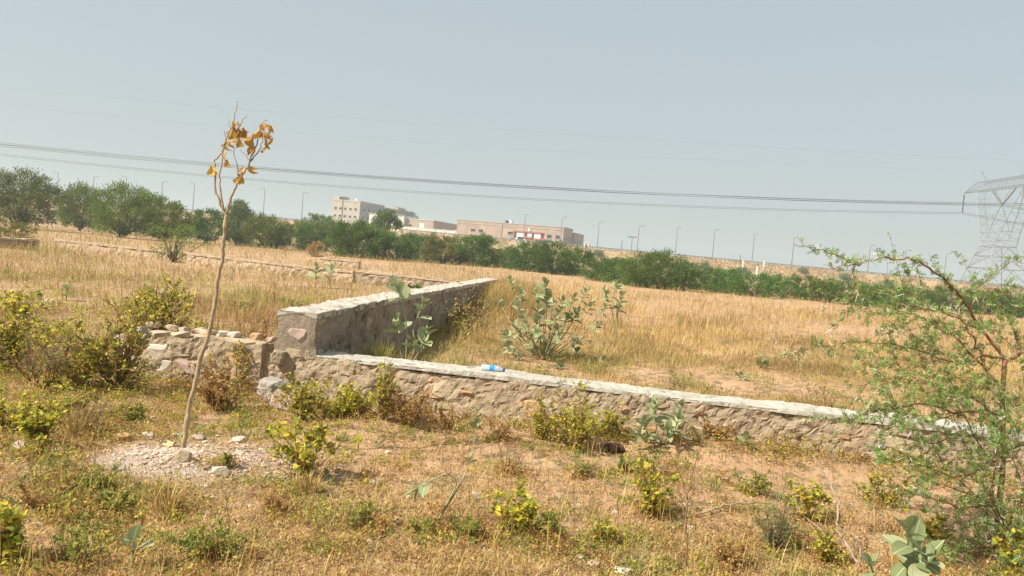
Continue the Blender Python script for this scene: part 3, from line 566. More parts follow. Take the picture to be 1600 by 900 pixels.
# single stones
def loose_stone(px, py, w, h, d, mat, label, seed, rot=0.0, tilt=0.0, boxy=0.0):
    w, h, d = w * 0.82, h * 0.82, d * 0.82
    p = gp(px, py); V = rough(stone_verts(seed, ICO3_V, 9, boxy), seed) * np.array([w / 2, d / 2, h / 2])
    o = obj('stone', np_mesh('stone', V, ICO3_F, mat), None, (p[0], p[1] + d * 0.3, p[2] + h * 0.36), (tilt, tilt * 0.3, rot))
    return tag(o, label, 'stone', 'loose stones on the front plot')
loose_stone(281, 732, 0.15, 0.10, 0.11, 'stone_tan', 'pointed cream stone just below the sapling foot', 401, 0.4)
loose_stone(341, 748, 0.13, 0.08, 0.09, 'stone_white', 'whitish squarish stone beside a tiny plant on the rubble patch', 402, 0.2, 0, 0.75)
loose_stone(26, 706, 0.11, 0.09, 0.09, 'stone_pink', 'pale rounded stone beside the yellow bush at the photo edge', 403)
loose_stone(86, 713, 0.10, 0.05, 0.07, 'stone_pink', 'flat pale stone lying right of a yellow-green tuft', 404)
loose_stone(192, 688, 0.13, 0.09, 0.10, 'stone_orange', 'reddish wedge stone at the upper rim of the rubble patch', 405, 0.7)
loose_stone(178, 741, 0.14, 0.03, 0.09, 'stone_grey', 'thin flat grey slab at the lower rim of the rubble patch', 406, 0.1)
loose_stone(230, 682, 0.12, 0.06, 0.08, 'stone_white', 'pale stone between the reddish wedge and the yellow scrap', 407)
loose_stone(276, 678, 0.13, 0.05, 0.09, 'stone_grey', 'flat light grey stone touching the sapling stem', 408)
loose_stone(307, 684, 0.13, 0.06, 0.09, 'stone_pink', 'pinkish lump right of the sapling stem', 409)
loose_stone(372, 690, 0.15, 0.06, 0.10, 'stone_white', 'pale stone on the side of the rubble patch nearest the wall end', 410)
loose_stone(606, 708, 0.06, 0.035, 0.05, 'stone_white', 'small white stone alone on bare soil before the low wall', 411)
loose_stone(741, 778, 0.09, 0.03, 0.06, 'stone_white', 'flat white chip beside the bent milkweed stem', 412)
loose_stone(585, 757, 0.09, 0.05, 0.07, 'stone_grey', 'grey stone in the shadow of the yellow bush', 413)
loose_stone(928, 890, 0.10, 0.03, 0.07, 'stone_tan', 'flat tan chip low in the dry grass beside straw stalks', 414)
loose_stone(975, 901, 0.12, 0.04, 0.08, 'stone_white', 'cream flat stone at the very bottom of the picture', 415)
loose_stone(545, 894, 0.13, 0.03, 0.06, 'stone_orange', 'thin orange stone flake low in the matted grass', 416)
loose_stone(598, 660, 0.12, 0.09, 0.09, 'stone_tan', 'tan stone half hidden under the brown dry bush', 417)
loose_stone(120, 600, 0.22, 0.08, 0.14, 'stone_pink', 'pale pink slab below the big yellow-green bush mass', 422)
# squared block and tilted slab at the foot of the square wall end
p = at(424, 606, 7.35)
o = obj('stone_block', np_mesh('stone_block', rough(stone_verts(430, ICO3_V, 5, 0.66), 430) * np.array([0.115, 0.11, 0.085]), ICO3_F, 'stone_grey'), None, (p[0], p[1], p[2]), (0, 0, -0.2))
tag(o, 'squared grey stone block jutting from the foot of the tall wall end', 'stone')
p = at(437, 628, 7.05)
o = obj('stone_slab', np_mesh('stone_slab', rough(stone_verts(431, ICO3_V, 5, 0.62), 431) * np.array([0.13, 0.045, 0.09]), ICO3_F, 'stone_pink'), None, (p[0], p[1], p[2]), (-0.5, 0.45, -0.15))
tag(o, 'pinkish flat slab tilted against the squared grey block', 'stone')
p = at(437, 560, 7.6)
o = obj('stone_block', np_mesh('stone_block', rough(stone_verts(432, ICO3_V, 5, 0.66), 432) * np.array([0.065, 0.09, 0.075]), ICO3_F, 'mortar'), None, (p[0] - 0.02, p[1] + 0.06, p[2]), (0, 0, 0.1))
tag(o, 'stone wedged between broken wall and square wall end', 'stone')
# dark clod and yellow scrap
p = gp(959, 706); V = stone_verts(440, ICO_V, 2) * (1 + 0.25 * noise3(ICO_V * 4, 5)[:, None]) * np.array([0.09, 0.06, 0.042])
tag(obj('dung_clod', np_mesh('dung_clod', V, ICO_F, 'clod_dark'), None, (p[0], p[1], p[2] + 0.03)), 'dark brown crumbly clod on the soil before the green-yellow bush', 'clod')
p = gp(266, 698); gx = np.linspace(-1, 1, 9); X, Y = np.meshgrid(gx, gx); Z = 0.35 * noise3(np.stack([X * 2, Y * 2, 0 * X], -1), 8)
V = np.stack([X * 0.06, Y * 0.03, Z * 0.07 + 0.03 + 0.02 * X], -1).reshape(-1, 3); i = np.arange(8)[:, None] * 9 + np.arange(8)[None]; q = np.stack([i, i + 1, i + 10, i + 9], -1).reshape(-1, 4)
sc = obj('plastic_scrap', np_mesh('plastic_scrap', V, q, 'wrapper_yellow'), None, p, (0.5, 0, -0.5)); md = sc.modifiers.new('thick', 'SOLIDIFY'); md.thickness = 0.003
tag(sc, 'crumpled yellowish scrap of wrapping beside the sapling stem', 'litter')

# water bottle on the coping
def bottle():
    p0 = at(757, 574, 7.02); p1 = at(794, 578, 6.95); zc = LOWZ + 0.034
    s = 7.42
    c = WA + WU * ((775 - 800) / FPX * s - WA[0]) / WU[0] - WN * 0.20
    root = thing('water_bottle', 'clear plastic water bottle with blue label lying on the low wall coping', 'bottle', (c[0], c[1], zc), None, math.atan2(WU[1], WU[0]) + 0.05)
    def lathe(prof, n=20):
        prof = np.array(prof); an = np.arange(n) * 2 * math.pi / n
        V = np.stack([np.repeat(prof[:, 0], n), (prof[:, 1][:, None] * np.cos(an)).ravel(), (prof[:, 1][:, None] * np.sin(an)).ravel()], -1)
        m = len(prof); i = np.arange(m - 1)[:, None] * n; j = np.arange(n)[None]; k = (j + 1) % n
        return V, np.stack([i + j, i + n + j, i + n + k, i + k], -1).reshape(-1, 4)
    r = 0.033
    V, q = lathe([(-0.118, 0.001), (-0.118, 0.024), (-0.113, r * 0.95), (-0.09, r), (-0.07, r * 0.95), (-0.06, r), (-0.045, r * 0.95), (-0.03, r), (0.02, r), (0.035, r * 0.96), (0.05, r * 0.97), (0.065, r * 0.82), (0.08, r * 0.55), (0.09, 0.0135), (0.102, 0.0135)])
    obj('bottle_body', np_mesh('bottle_body', V, q, 'clear_plastic', True), root)
    V, q = lathe([(-0.029, r + 0.0012), (0.019, r + 0.0012)]); obj('label_band', np_mesh('label_band', V, q, 'label_blue', True), root)
    V, q = lathe([(0.097, 0.0155), (0.118, 0.0155), (0.119, 0.014), (0.119, 0.001)]); obj('cap', np_mesh('cap', V, q, 'cap_blue', True), root)
bottle()

# ================================================================== PLANTS
def wander(g, p, d, L, n, wob=0.25, up=0.0):
    P = [np.array(p, float)]; d = np.array(d, float)
    for k in range(n):
        d = nrm(d + g.normal(size=3) * wob + np.array([0, 0, up])); P.append(P[-1] + d * L / n)
    return np.array(P)
BASES = []
def bush(name, label, px, py, hpx, wpx, mat, seed, leaf=(0.018, 0.04), n_stem=7, n_twig=7, per=10, cat='bush', group=None, stem='twig_brown', aspect=0.6, upright=0.6, depth=None, wob=0.22, lo=0.25):
    g = rg(seed); n_stem = int(n_stem * 1.5 + 1); n_twig = int(n_twig * 1.3 + 1); per = int(per * 1.1 + 1)
    if depth: b = at(px, py, depth); b[2] = float(gz(b[0], b[1]))
    else: b = gp(px, py)
    k = b[1] / FPX * 1.0; h = hpx * k; w = wpx * k * 0.5 * g.uniform(1.15, 1.45)
    root = thing(name, label, cat, b, group); st = MB(); AP, AD = [], []
    for i in range(n_stem):
        an = g.uniform(0, 6.283); rr = math.sqrt(g.random()) * w * (0.85 if i % 4 else 1.2); top = np.array([math.cos(an) * rr, math.sin(an) * rr * 0.8, h * (g.uniform(0.35, 0.95) if i % 4 else g.uniform(0.8, 1.1)) * (1 - 0.35 * min(1, rr / w) ** 2)])
        mid = top * np.array([0.6, 0.6, 0.5]) + g.normal(size=3) * h * 0.07
        T = np.linspace(0, 1, 8)[:, None]; P = 2 * T * (1 - T) * mid + T * T * top; P[1:] += g.normal(size=(7, 3)) * h * 0.012
        r0 = max(0.0022, h * 0.009); st.tube(P, np.linspace(r0, r0 * 0.35, 8), 4, False)
        for j in range(n_twig):
            t = g.uniform(lo * 0.5, 1.0) if lo < 0.4 else g.uniform(lo, 1.0); q = P[int(t * 7)]; d = nrm(rdir(g, 1)[0] * 0.9 + np.array([0, 0, upright]) + 0.5 * nrm(top)); l = h * g.uniform(0.08, 0.40) * (1.15 - 0.5 * t)
            Q = wander(g, q, d, l, 4, wob); st.tube(Q, np.linspace(r0 * 0.45, r0 * 0.2, 5), 3, False)
            for a in range(per):
                s = g.uniform(0.15, 1.0) * 4; i0 = min(int(s), 3); AP.append(Q[i0] + (Q[i0 + 1] - Q[i0]) * (s - i0)); AD.append(d)
    st.build('stem', stem, root, smooth=True)
    AP = np.array(AP); AD = np.array(AD); n = len(AP); AP[:, 2] = np.maximum(AP[:, 2], 0.01)
    D = nrm(rdir(g, n) + AD * 0.5); D[:, 2] = D[:, 2] * 0.7 - 0.1
    Nn = np.array([0, 0, 1.0]) + rdir(g, n) * 0.8; L = leaf[0] * 0.7 + (leaf[1] * 1.1 - leaf[0] * 0.7) * g.random(n) ** 1.3; keepl = noise3((AP + seed) / (h * 0.16), seed) > -0.38; AP, D, Nn, L = AP[keepl], D[keepl], Nn[keepl], L[keepl]; n = len(L)
    BASES.append((b[0], b[1], w, h))
    V, F = leaves(AP, D, Nn, L, L * aspect * g.uniform(0.8, 1.2, n), 0.12)
    stuff(obj('foliage', np_mesh('foliage', V, F, mat), root))
    return root
G1 = 'yellowing leafy bushes on the front plot'
bush('leafy_bush', 'yellow and green leafy bush standing alone beside the rubble patch', 478, 742, 112, 112, 'yellow_leaf', 501, (0.025, 0.05), 8, 7, 9, group=G1, aspect=0.85)
bush('leafy_bush', 'dense yellow-green bush hiding the broken wall end', 182, 585, 150, 130, 'mixed_leaf', 502, (0.025, 0.05), 12, 9, 10, group=G1, aspect=0.75, depth=7.3)
bush('leafy_bush', 'dense low yellow-green bush in front of the big bush mass', 120, 592, 120, 110, 'mixed_leaf', 503, (0.025, 0.05), 10, 8, 10, group=G1, aspect=0.75, depth=7.2)
bush('leafy_bush', 'tall yellow-green bush rising behind the broken wall', 236, 560, 150, 115, 'yellow_leaf', 504, (0.03, 0.055), 13, 10, 11, group=G1, aspect=0.8, depth=9.1)
bush('leafy_bush', 'yellow-green bush cut by the photo edge above the feathery weed', 10, 575, 125, 100, 'yellow_leaf', 505, (0.025, 0.05), 12, 10, 11, group=G1, aspect=0.75, depth=7.6)
bush('leafy_bush', 'bright yellow low bush on the plot edge by pale stones', 62, 704, 88, 75, 'yellow_leaf', 506, (0.025, 0.045), 8, 7, 10, group=G1, aspect=0.8)
bush('leafy_bush', 'vivid yellow bush at the lower photo corner opposite the thorn tree', 4, 885, 105, 70, 'yellow_leaf', 507, (0.03, 0.05), 7, 7, 9, group=G1, aspect=0.8)
bush('leafy_bush', 'green-yellow bush leaning on the low wall middle', 893, 702, 108, 118, 'yellow_leaf', 508, (0.018, 0.036), 14, 9, 12, group=G1, aspect=0.7)
bush('leafy_bush', 'low spreading yellow-green bush at the wall foot by the wall corner', 528, 655, 52, 95, 'yellow_leaf', 509, (0.02, 0.04), 10, 7, 10, group=G1, aspect=0.8)
bush('leafy_bush', 'brown-tipped bush right under the square wall end', 472, 657, 85, 62, 'mixed_leaf', 510, (0.02, 0.04), 9, 7, 10, group=G1, aspect=0.75)
bush('dry_bush', 'brown dried bush with seed spikes in front of the low wall', 640, 668, 78, 100, 'brown_leaf', 511, (0.012, 0.028), 14, 9, 13, cat='bush', aspect=0.6)
bush('dry_bush', 'half green half brown bush with a brown spike topping the coping', 596, 660, 105, 70, 'mixed_leaf', 512, (0.018, 0.036), 9, 8, 9, aspect=0.7, upright=1.0)
bush('leafy_bush', 'yellow-green bush alone in the open grass below the wall middle', 806, 838, 90, 62, 'yellow_leaf', 513, (0.025, 0.045), 6, 7, 8, group=G1, aspect=0.8)
bush('weed_plant', 'small drooping weed just right of the lone grass bush', 858, 850, 62, 46, 'green_leaf', 514, (0.018, 0.035), 4, 5, 7, cat='weed', aspect=0.6)
bush('leafy_bush', 'yellow bush behind the bare forked weed stem', 1012, 806, 95, 70, 'yellow_leaf', 515, (0.02, 0.04), 7, 7, 8, group=G1, aspect=0.8)
bush('leafy_bush', 'broad-leaved green bush with brown leaves at the wall before the thorn tree', 1330, 722, 58, 95, 'green_leaf', 516, (0.03, 0.06), 9, 6, 8, group=G1, aspect=0.85)
bush('dry_bush', 'rusty brown and yellow bush right of the sapling stem', 345, 640, 105, 88, 'brown_leaf', 517, (0.015, 0.035), 11, 8, 10, aspect=0.7)
bush('leafy_bush', 'yellowish upright bush before the broken wall', 372, 612, 80, 40, 'mixed_leaf', 518, (0.018, 0.036), 6, 6, 9, group=G1, aspect=0.75)
bush('dry_bush', 'thin reddish bush with tall bare stem before the broken wall', 386, 578, 105, 52, 'brown_leaf', 519, (0.012, 0.026), 5, 9, 9, aspect=0.7, lo=0.55)
bush('dry_bush', 'reddish bush behind the broken wall beside the square wall end', 415, 560, 85, 62, 'brown_leaf', 520, (0.02, 0.04), 8, 8, 10, aspect=0.7, depth=9.0)
bush('dry_bush', 'yellow-brown bush behind the broken wall near the sapling', 315, 552, 88, 55, 'mixed_leaf', 521, (0.02, 0.045), 7, 7, 9, aspect=0.75, depth=9.0)
bush('weed_plant', 'small green leafy tuft between big bush mass and rubble patch', 206, 658, 36, 60, 'green_leaf', 522, (0.015, 0.03), 7, 6, 8, cat='weed', aspect=0.7)
bush('weed_plant', 'green creeping herb left of the rubble patch', 148, 765, 55, 80, 'green_leaf', 523, (0.012, 0.028), 9, 7, 9, cat='weed', aspect=0.45)
bush('weed_plant', 'green herb below the rubble patch', 180, 800, 50, 80, 'green_leaf', 524, (0.012, 0.028), 9, 7, 9, cat='weed', aspect=0.45)
bush('weed_plant', 'broad green herb patch low beside the two-leaf seedling', 330, 880, 75, 130, 'green_leaf', 525, (0.014, 0.03), 14, 8, 9, cat='weed', aspect=0.45)
bush('weed_plant', 'green-yellow weed right of the grey-green feathery weed', 1262, 815, 78, 70, 'yellow_leaf', 526, (0.02, 0.04), 7, 6, 8, cat='weed', aspect=0.8)
bush('weed_plant', 'small green weed with narrow hanging leaves on bare soil', 914, 748, 46, 46, 'green_leaf', 527, (0.02, 0.04), 4, 5, 8, cat='weed', aspect=0.3)
bush('weed_plant', 'green weed just below the dark clod', 975, 742, 38, 34, 'green_leaf', 528, (0.015, 0.032), 4, 5, 8, cat='weed', aspect=0.6)
bush('weed_plant', 'upright green weed below the wall milkweed', 1012, 752, 60, 50, 'green_leaf', 529, (0.012, 0.026), 6, 6, 9, cat='weed', aspect=0.6)
bush('weed_plant', 'yellowish weed hanging on the wall face right of its middle', 1205, 692, 45, 55, 'mixed_leaf', 530, (0.015, 0.032), 6, 6, 8, cat='weed', aspect=0.7)
bush('weed_plant', 'tiny green-yellow plant on the rubble patch by the squarish stone', 352, 738, 30, 26, 'green_leaf', 531, (0.012, 0.024), 4, 5, 7, cat='weed', aspect=0.7)
bush('weed_plant', 'yellow-green tuft between two pale stones near the photo edge', 58, 722, 36, 34, 'yellow_leaf', 532, (0.015, 0.03), 5, 5, 8, cat='weed', aspect=0.7)
bush('weed_plant', 'feathery grey-green weed on a tall red stem before the big bush mass', 68, 612, 125, 100, 'feather_leaf', 533, (0.012, 0.026), 8, 12, 16, cat='weed', stem='bark_red', aspect=0.25, lo=0.45)
bush('weed_plant', 'bluish feathery weed standing right of the forked bare stem', 1208, 856, 105, 66, 'feather_leaf', 534, (0.010, 0.024), 8, 10, 16, cat='weed', aspect=0.25)
bush('weed_plant', 'yellow leafy weed under the thorn tree edge', 1450, 850, 60, 60, 'yellow_leaf', 535, (0.02, 0.04), 5, 6, 8, cat='weed', aspect=0.7)
bush('weed_plant', 'yellow-green bush at the lower corner under the thorn tree', 1592, 900, 90, 60, 'yellow_leaf', 536, (0.025, 0.045), 6, 7, 9, cat='weed', aspect=0.75)
bush('weed_plant', 'green weed in short grass above the bottom edge, centre', 655, 830, 28, 60, 'green_leaf', 537, (0.012, 0.025), 6, 5, 7, cat='weed', aspect=0.5)
bush('weed_plant', 'thin dry reddish weed with bare stems in front of wall stones', 792, 740, 92, 50, 'brown_leaf', 538, (0.006, 0.014), 5, 4, 3, cat='weed', aspect=0.5, upright=1.2)
bush('dry_bush', 'fine straw-brown weed before the big bush mass', 140, 668, 70, 90, 'straw_grass', 539, (0.008, 0.02), 14, 8, 6, cat='weed', aspect=0.2, upright=1.0)
bush('dry_bush', 'dry brown herb bank at the foot of the broken wall', 268, 590, 48, 110, 'brown_leaf', 540, (0.012, 0.028), 14, 8, 10, aspect=0.5)
bush('dry_bush', 'dry reddish grass clump inside the field behind the wall right part', 1290, 640, 62, 120, 'brown_leaf', 541, (0.012, 0.028), 14, 8, 8, aspect=0.4, depth=8.4)
bush('dry_bush', 'olive brown herb clump inside the field behind the wall middle', 1040, 618, 58, 110, 'olive_grass', 542, (0.015, 0.03), 14, 8, 8, aspect=0.3, depth=8.6)
bush('green_clump', 'bright green clump in the left field near the tall wall', 458, 470, 30, 60, 'green_leaf', 543, (0.03, 0.08), 12, 7, 9, aspect=0.3, depth=16)
bush('green_clump', 'green low clump in the left field right of the sapling stem', 390, 470, 22, 70, 'olive_grass', 544, (0.04, 0.1), 12, 7, 9, aspect=0.25, depth=15)
bush('green_clump', 'green leafy clump on the weedy far wall', 640, 448, 26, 70, 'crown_deep', 545, (0.05, 0.11), 12, 8, 9, aspect=0.5, depth=24)
bush('dry_bush', 'reddish brown herb thicket along the shaded side of the tall wall', 712, 485, 45, 60, 'brown_leaf', 546, (0.03, 0.06), 14, 8, 10, aspect=0.4, depth=15)

for i_, (px, py, h_, w_, mt, dp, lf, asp, lab) in enumerate([
    (58, 545, 75, 95, 'yellow_leaf', 8.8, (0.025, 0.05), 0.75, 'yellow-green bush behind the tall red-stemmed weed'),
    (2, 668, 75, 80, 'yellow_leaf', None, (0.022, 0.042), 0.8, 'yellow-green bush at the photo edge above the pale rounded stone'),
    (98, 650, 62, 70, 'yellow_leaf', None, (0.02, 0.04), 0.8, 'small yellow bush between the bush mass and the fine straw weed'),
    (300, 598, 58, 60, 'brown_leaf', None, (0.014, 0.03), 0.6, 'brown weed at the broken wall foot left of the sapling'),
    (335, 604, 70, 50, 'mixed_leaf', None, (0.018, 0.036), 0.7, 'yellowing weed at the broken wall foot right of the sapling'),
    (700, 672, 42, 70, 'brown_leaf', None, (0.012, 0.028), 0.6, 'low brown weed under the pale pink wall stone'),
    (778, 690, 38, 60, 'brown_leaf', None, (0.010, 0.024), 0.5, 'thin brown weed at the wall foot below the bottle'),
    (842, 690, 52, 50, 'mixed_leaf', None, (0.016, 0.034), 0.7, 'yellowing weed left of the wall bush'),
    (948, 690, 62, 60, 'yellow_leaf', None, (0.016, 0.034), 0.7, 'yellow bush between the wall bush and the wall milkweed'),
    (1118, 706, 46, 60, 'brown_leaf', None, (0.012, 0.028), 0.6, 'rusty weed right of the wall milkweed'),
    (1252, 716, 48, 74, 'mixed_leaf', None, (0.016, 0.034), 0.7, 'yellow-brown weed at the wall left of the broad-leaved bush'),
    (560, 652, 62, 70, 'yellow_leaf', None, (0.018, 0.038), 0.8, 'yellow-green bush between wall corner bushes and the spiked bush'),
    (30, 478, 62, 60, 'yellow_leaf', 11.5, (0.03, 0.06), 0.8, 'yellow bush in the left field at the photo edge'),
    (1180, 772, 52, 54, 'green_leaf', None, (0.014, 0.03), 0.5, 'green weed in the open soil above the bluish feathery weed'),
    (733, 842, 34, 60, 'green_leaf', None, (0.012, 0.026), 0.5, 'low green weed left of the lone grass bush'),
    (420, 800, 46, 70, 'brown_leaf', None, (0.010, 0.024), 0.4, 'brown dry weed below the yellow bush of the rubble patch'),
    (60, 800, 70, 90, 'brown_leaf', None, (0.010, 0.026), 0.4, 'brown dry weed between corner yellow bush and creeping herb'),
    (110, 880, 60, 90, 'green_leaf', None, (0.012, 0.028), 0.45, 'green herb at the bottom left of the pale seedling'),
    (940, 850, 44, 60, 'mixed_leaf', None, (0.014, 0.03), 0.5, 'yellowish weed in the grass before the forked bare stem'),
    (1140, 880, 50, 80, 'brown_leaf', None, (0.010, 0.026), 0.4, 'brown dry weed right of the forked bare stem foot'),
    (1290, 880, 60, 80, 'mixed_leaf', None, (0.014, 0.032), 0.6, 'yellow-green weed tangle below the leaning straw stick'),
    (560, 820, 36, 90, 'olive_grass', None, (0.02, 0.05), 0.2, 'olive grass clump in the middle of the lower plot'),
    (1380, 790, 60, 80, 'mixed_leaf', None, (0.016, 0.034), 0.7, 'yellowing weed under the outer thorn tree sprays')]):
    bush('weed_plant', lab, px, py, h_, w_, mt, 560 + i_, lf, 7, 7, 9, cat='weed', group=None, aspect=asp, depth=dp, upright=0.5 + 0.05 * (i_ % 9))
# withered and green growth round the foot of every bush
g = rg(590); bx = np.array([(q[0] + g.normal() * q[2] * 0.75, q[1] + g.normal() * q[2] * 0.6) for q in BASES for _ in range(4)]); k_ = ~on_wall(bx[:, 0], bx[:, 1]); bx = bx[k_]
weed_clumps('foot_weeds', 'brown withered growth round the feet of the bushes', g, bx[::2, 0], bx[::2, 1], 130, 0.13, 0.10, (0.012, 0.035), 'brown_leaf')
weed_clumps('foot_herbs', 'yellow-green growth round the feet of the bushes', g, bx[1::2, 0], bx[1::2, 1], 90, 0.12, 0.09, (0.014, 0.035), 'mixed_leaf')
bx = np.array([TA + TU * t_ + TN * (0.25 + 0.3 * abs(g.normal())) for t_ in g.uniform(5.5, 16.0, 80)]); bx2 = np.array([TA + TU * t_ + TN * (0.3 + 0.35 * abs(g.normal())) for t_ in g.uniform(9.5, 16.5, 60)])
ne = 9000; te = g.uniform(8.0, 17.5, ne); oe = np.abs(g.normal(0, 0.55, ne)) + 0.08; ge = TA[None] + TU[None] * te[:, None] + TN[None] * oe[:, None]
Ve, Fe = blades(np.stack([ge[:, 0], ge[:, 1], gz(ge[:, 0], ge[:, 1])], -1), g.uniform(0.45, 0.95, ne) * sstep(7.5, 12.5, te) + 0.1, g.uniform(0.006, 0.012, ne), g.uniform(0, 6.283, ne), np.abs(g.normal(0.25, 0.25, ne)), 0.1)
grass_obj('wall_end_growth', 'tall dry grass swallowing the far end of the tall wall', Ve, Fe, 'straw_grass')
weed_clumps('wall_growth', 'dry brown growth hiding the foot and far end of the tall wall', g, bx[:, 0], bx[:, 1], 120, 0.35, 0.62, (0.03, 0.08), 'russet_grass')
# spiky grass tufts
def tuft(label, px, py, hpx, wpx, mat, seed, n=160, depth=None):
    g = rg(seed); b = gp(px, py) if not depth else at(px, py, depth); b[2] = float(gz(b[0], b[1])); k = b[1] / FPX
    a = g.uniform(0, 6.283, n); r = np.sqrt(g.random(n)) * wpx * k * 0.22
    P = np.stack([r * np.cos(a), r * np.sin(a), 0 * r], -1); L = hpx * k * g.uniform(0.5, 1.1, n)
    V, F = blades(P, L, np.full(n, 0.006 + 0.0004 * b[1]), a + g.normal(size=n) * 0.5, np.abs(g.normal(0.35, 0.3, n)))
    return tag(obj('grass_tuft', np_mesh('grass_tuft', V, F, mat), None, b), label, 'grass', 'grass tufts')
tuft('spiky green grass tuft in the corner between tall and low wall', 588, 556, 62, 95, 'olive_grass', 601, 260, 8.6)
tuft('straw-green grass tuft beside the corner milkweed stem', 628, 558, 52, 60, 'straw_grass', 602, 140, 8.5)
tuft('long dry grass tuft below the rubble patch', 262, 800, 52, 80, 'straw_grass', 603, 130)
tuft('dry grass tuft before the yellow bush shadow', 480, 772, 38, 80, 'straw_grass', 604, 120)
tuft('tall straw tuft at the bottom by the dead branch', 1400, 900, 70, 40, 'straw_grass', 605, 60)
tuft('dry grass tuft under the weed with tall red stem', 118, 680, 60, 70, 'straw_grass', 606, 110)

# ------------------------------------------------------------------ milkweed with large leaves, every leaf a part
def milk_leaf(seed):
    g = rg(seed); V = []
    for i in range(6):
        t = i / 5; w = 0.30 * (math.sin(math.pi * min(1, (t * 0.86 + 0.06)) ** 0.9) ** 0.75) * (1 if i < 5 else 0.12)
        z = -0.18 * t * t + 0.05 * t
        for j in (-1, 0, 1): V.append((t, j * w, z + abs(j) * w * 0.35 + g.uniform(-0.012, 0.012)))
    V = np.array(V); q = [(3 * i + j, 3 * i + 3 + j, 3 * i + 4 + j, 3 * i + 1 + j) for i in range(5) for j in (0, 1)]
    return np_mesh('leaf', V, np.array(q), 'milkweed_leaf', True)
MLEAF = [milk_leaf(700 + k) for k in range(4)]
def put_leaf(root, p, d, size, g, roll=0.3):
    d = nrm(np.asarray(d, float)); x = Vector(d); z = Vector((0, 0, 1)) + Vector(g.normal(size=3) * roll); y = z.cross(x); y.normalize(); z = x.cross(y)
    m = Matrix((x, y, z)).transposed()
    o = obj('leaf', MLEAF[g.integers(4)], root, p, m.to_euler(), (size, size * g.uniform(0.85, 1.15), size)); return o
def rosette(root, p, axis, size, g, pairs=3, spread=0.9):
    axis = nrm(np.asarray(axis, float)); a = nrm(np.cross(axis, [0.3, 0.9, 0.2])); b = np.cross(axis, a); a0 = g.uniform(0, 3.14)
    for k in range(pairs):
        c = p - axis * size * 0.38 * k; an = a0 + k * math.pi / 2 + g.uniform(-0.3, 0.3); op = spread * (0.45 + 0.35 * k)
        for s in (1, -1):
            r = (a * math.cos(an) + b * math.sin(an)) * s; d = r * math.sin(min(op, 1.5)) + axis * math.cos(min(op, 1.5))
            put_leaf(root, c, d, size * (0.62 + 0.2 * min(k, 2)) * g.uniform(0.85, 1.1), g)
def milkweed(label, base_px, base_depth, stems, seed, group='milkweed plants', flower=False):
    if base_depth is None:
        base_depth = float(ground(*base_px, 0.08)[1]); stems = [(p_, base_depth + d_, s_ * base_depth / FPX, n_) for p_, d_, s_, n_ in stems]
    """stems: list of (pixel polyline from base to tip, depth, leaf size in m, pairs)"""
    g = rg(seed); b = at(*base_px, base_depth); b[2] = float(gz(b[0], b[1])); root = thing('milkweed', label, 'plant', b, group)
    for pts, dep, size, pairs in stems:
        P = [np.zeros(3)] + [at(px, py, base_depth + (dep - base_depth) * (i + 1) / len(pts)) - b for i, (px, py) in enumerate(pts)]
        P = np.array(P); T = np.linspace(0, len(P) - 1, 4 * len(P)); Q = np.stack([np.interp(T, np.arange(len(P)), P[:, c]) for c in range(3)], -1)
        Q[1:-1] = (Q[:-2] + Q[1:-1] * 2 + Q[2:]) / 4
        MB().tube(Q, np.linspace(size * 0.055, size * 0.035, len(Q)), 6).build('stem', 'stem_green', root, smooth=True)
        rosette(root, Q[-1], nrm(Q[-1] - Q[-4]) + np.array([0, -0.25, 0.15]), size, g, pairs)
    return root
milkweed('milkweed with pale stems in the corner of the two walls', (634, 575), 8.95, [
    ([(636, 530), (632, 475), (619, 448)], 8.9, 0.24, 3), ([(650, 540), (645, 515), (660, 476)], 8.9, 0.24, 3), ([(624, 540), (619, 500)], 8.9, 0.22, 3),
    ([(655, 550), (668, 517)], 8.85, 0.22, 3), ([(655, 560), (663, 540)], 8.8, 0.17, 3), ([(644, 560), (641, 536)], 8.8, 0.18, 2)], 711)
big = []
g = rg(712)
for (px, py, s) in [(797, 437, 3), (812, 452, 3), (838, 452, 3), (852, 443, 4), (856, 462, 3), (880, 470, 3), (897, 465, 3), (917, 452, 4), (925, 475, 3), (903, 487, 3), (870, 488, 4), (843, 478, 3), (838, 495, 4), (820, 500, 3), (802, 505, 4), (812, 520, 3), (840, 515, 3), (862, 505, 3), (880, 510, 3), (852, 540, 4), (830, 528, 3), (808, 478, 3), (938, 505, 3), (890, 490, 3), (862, 528, 3), (948, 478, 3), (787, 520, 3), (780, 470, 2), (905, 530, 3), (795, 545, 3)]:
    big.append(([(845 + (px - 845) * 0.6, 560 + (py - 560) * 0.42), (px, py)], g.uniform(-0.5, 0.6), 16.5 * g.uniform(0.8, 1.2), s + 1))
milkweed('large many-stemmed milkweed bush in the walled field above the bottle', (848, 564), None, big, 712)
milkweed('slender milkweed with two tops right of the large milkweed bush', (962, 535), None, [([(958, 490), (945, 455)], -0.2, 17, 4), ([(965, 490), (972, 462)], -0.2, 18, 5), ([(964, 480), (962, 443)], 0.1, 14, 3)], 713)
milkweed('bushy milkweed growing against the low wall face', (1032, 702), 6.75, [([(1025, 670), (1022, 632)], 6.7, 0.15, 4), ([(1012, 680), (1006, 660)], 6.55, 0.15, 4), ([(1050, 670), (1062, 632)], 6.75, 0.13, 4), ([(1050, 685), (1060, 655)], 6.6, 0.15, 4), ([(1010, 690), (1000, 678)], 6.45, 0.14, 3), ([(1040, 690), (1045, 668)], 6.5, 0.14, 3)], 714)
milkweed('large-leaved milkweed below the thorn tree', (1438, 925), 4.0, [([(1430, 880), (1420, 826)], 3.9, 0.165, 5), ([(1446, 900), (1448, 868)], 3.8, 0.17, 4)], 715)
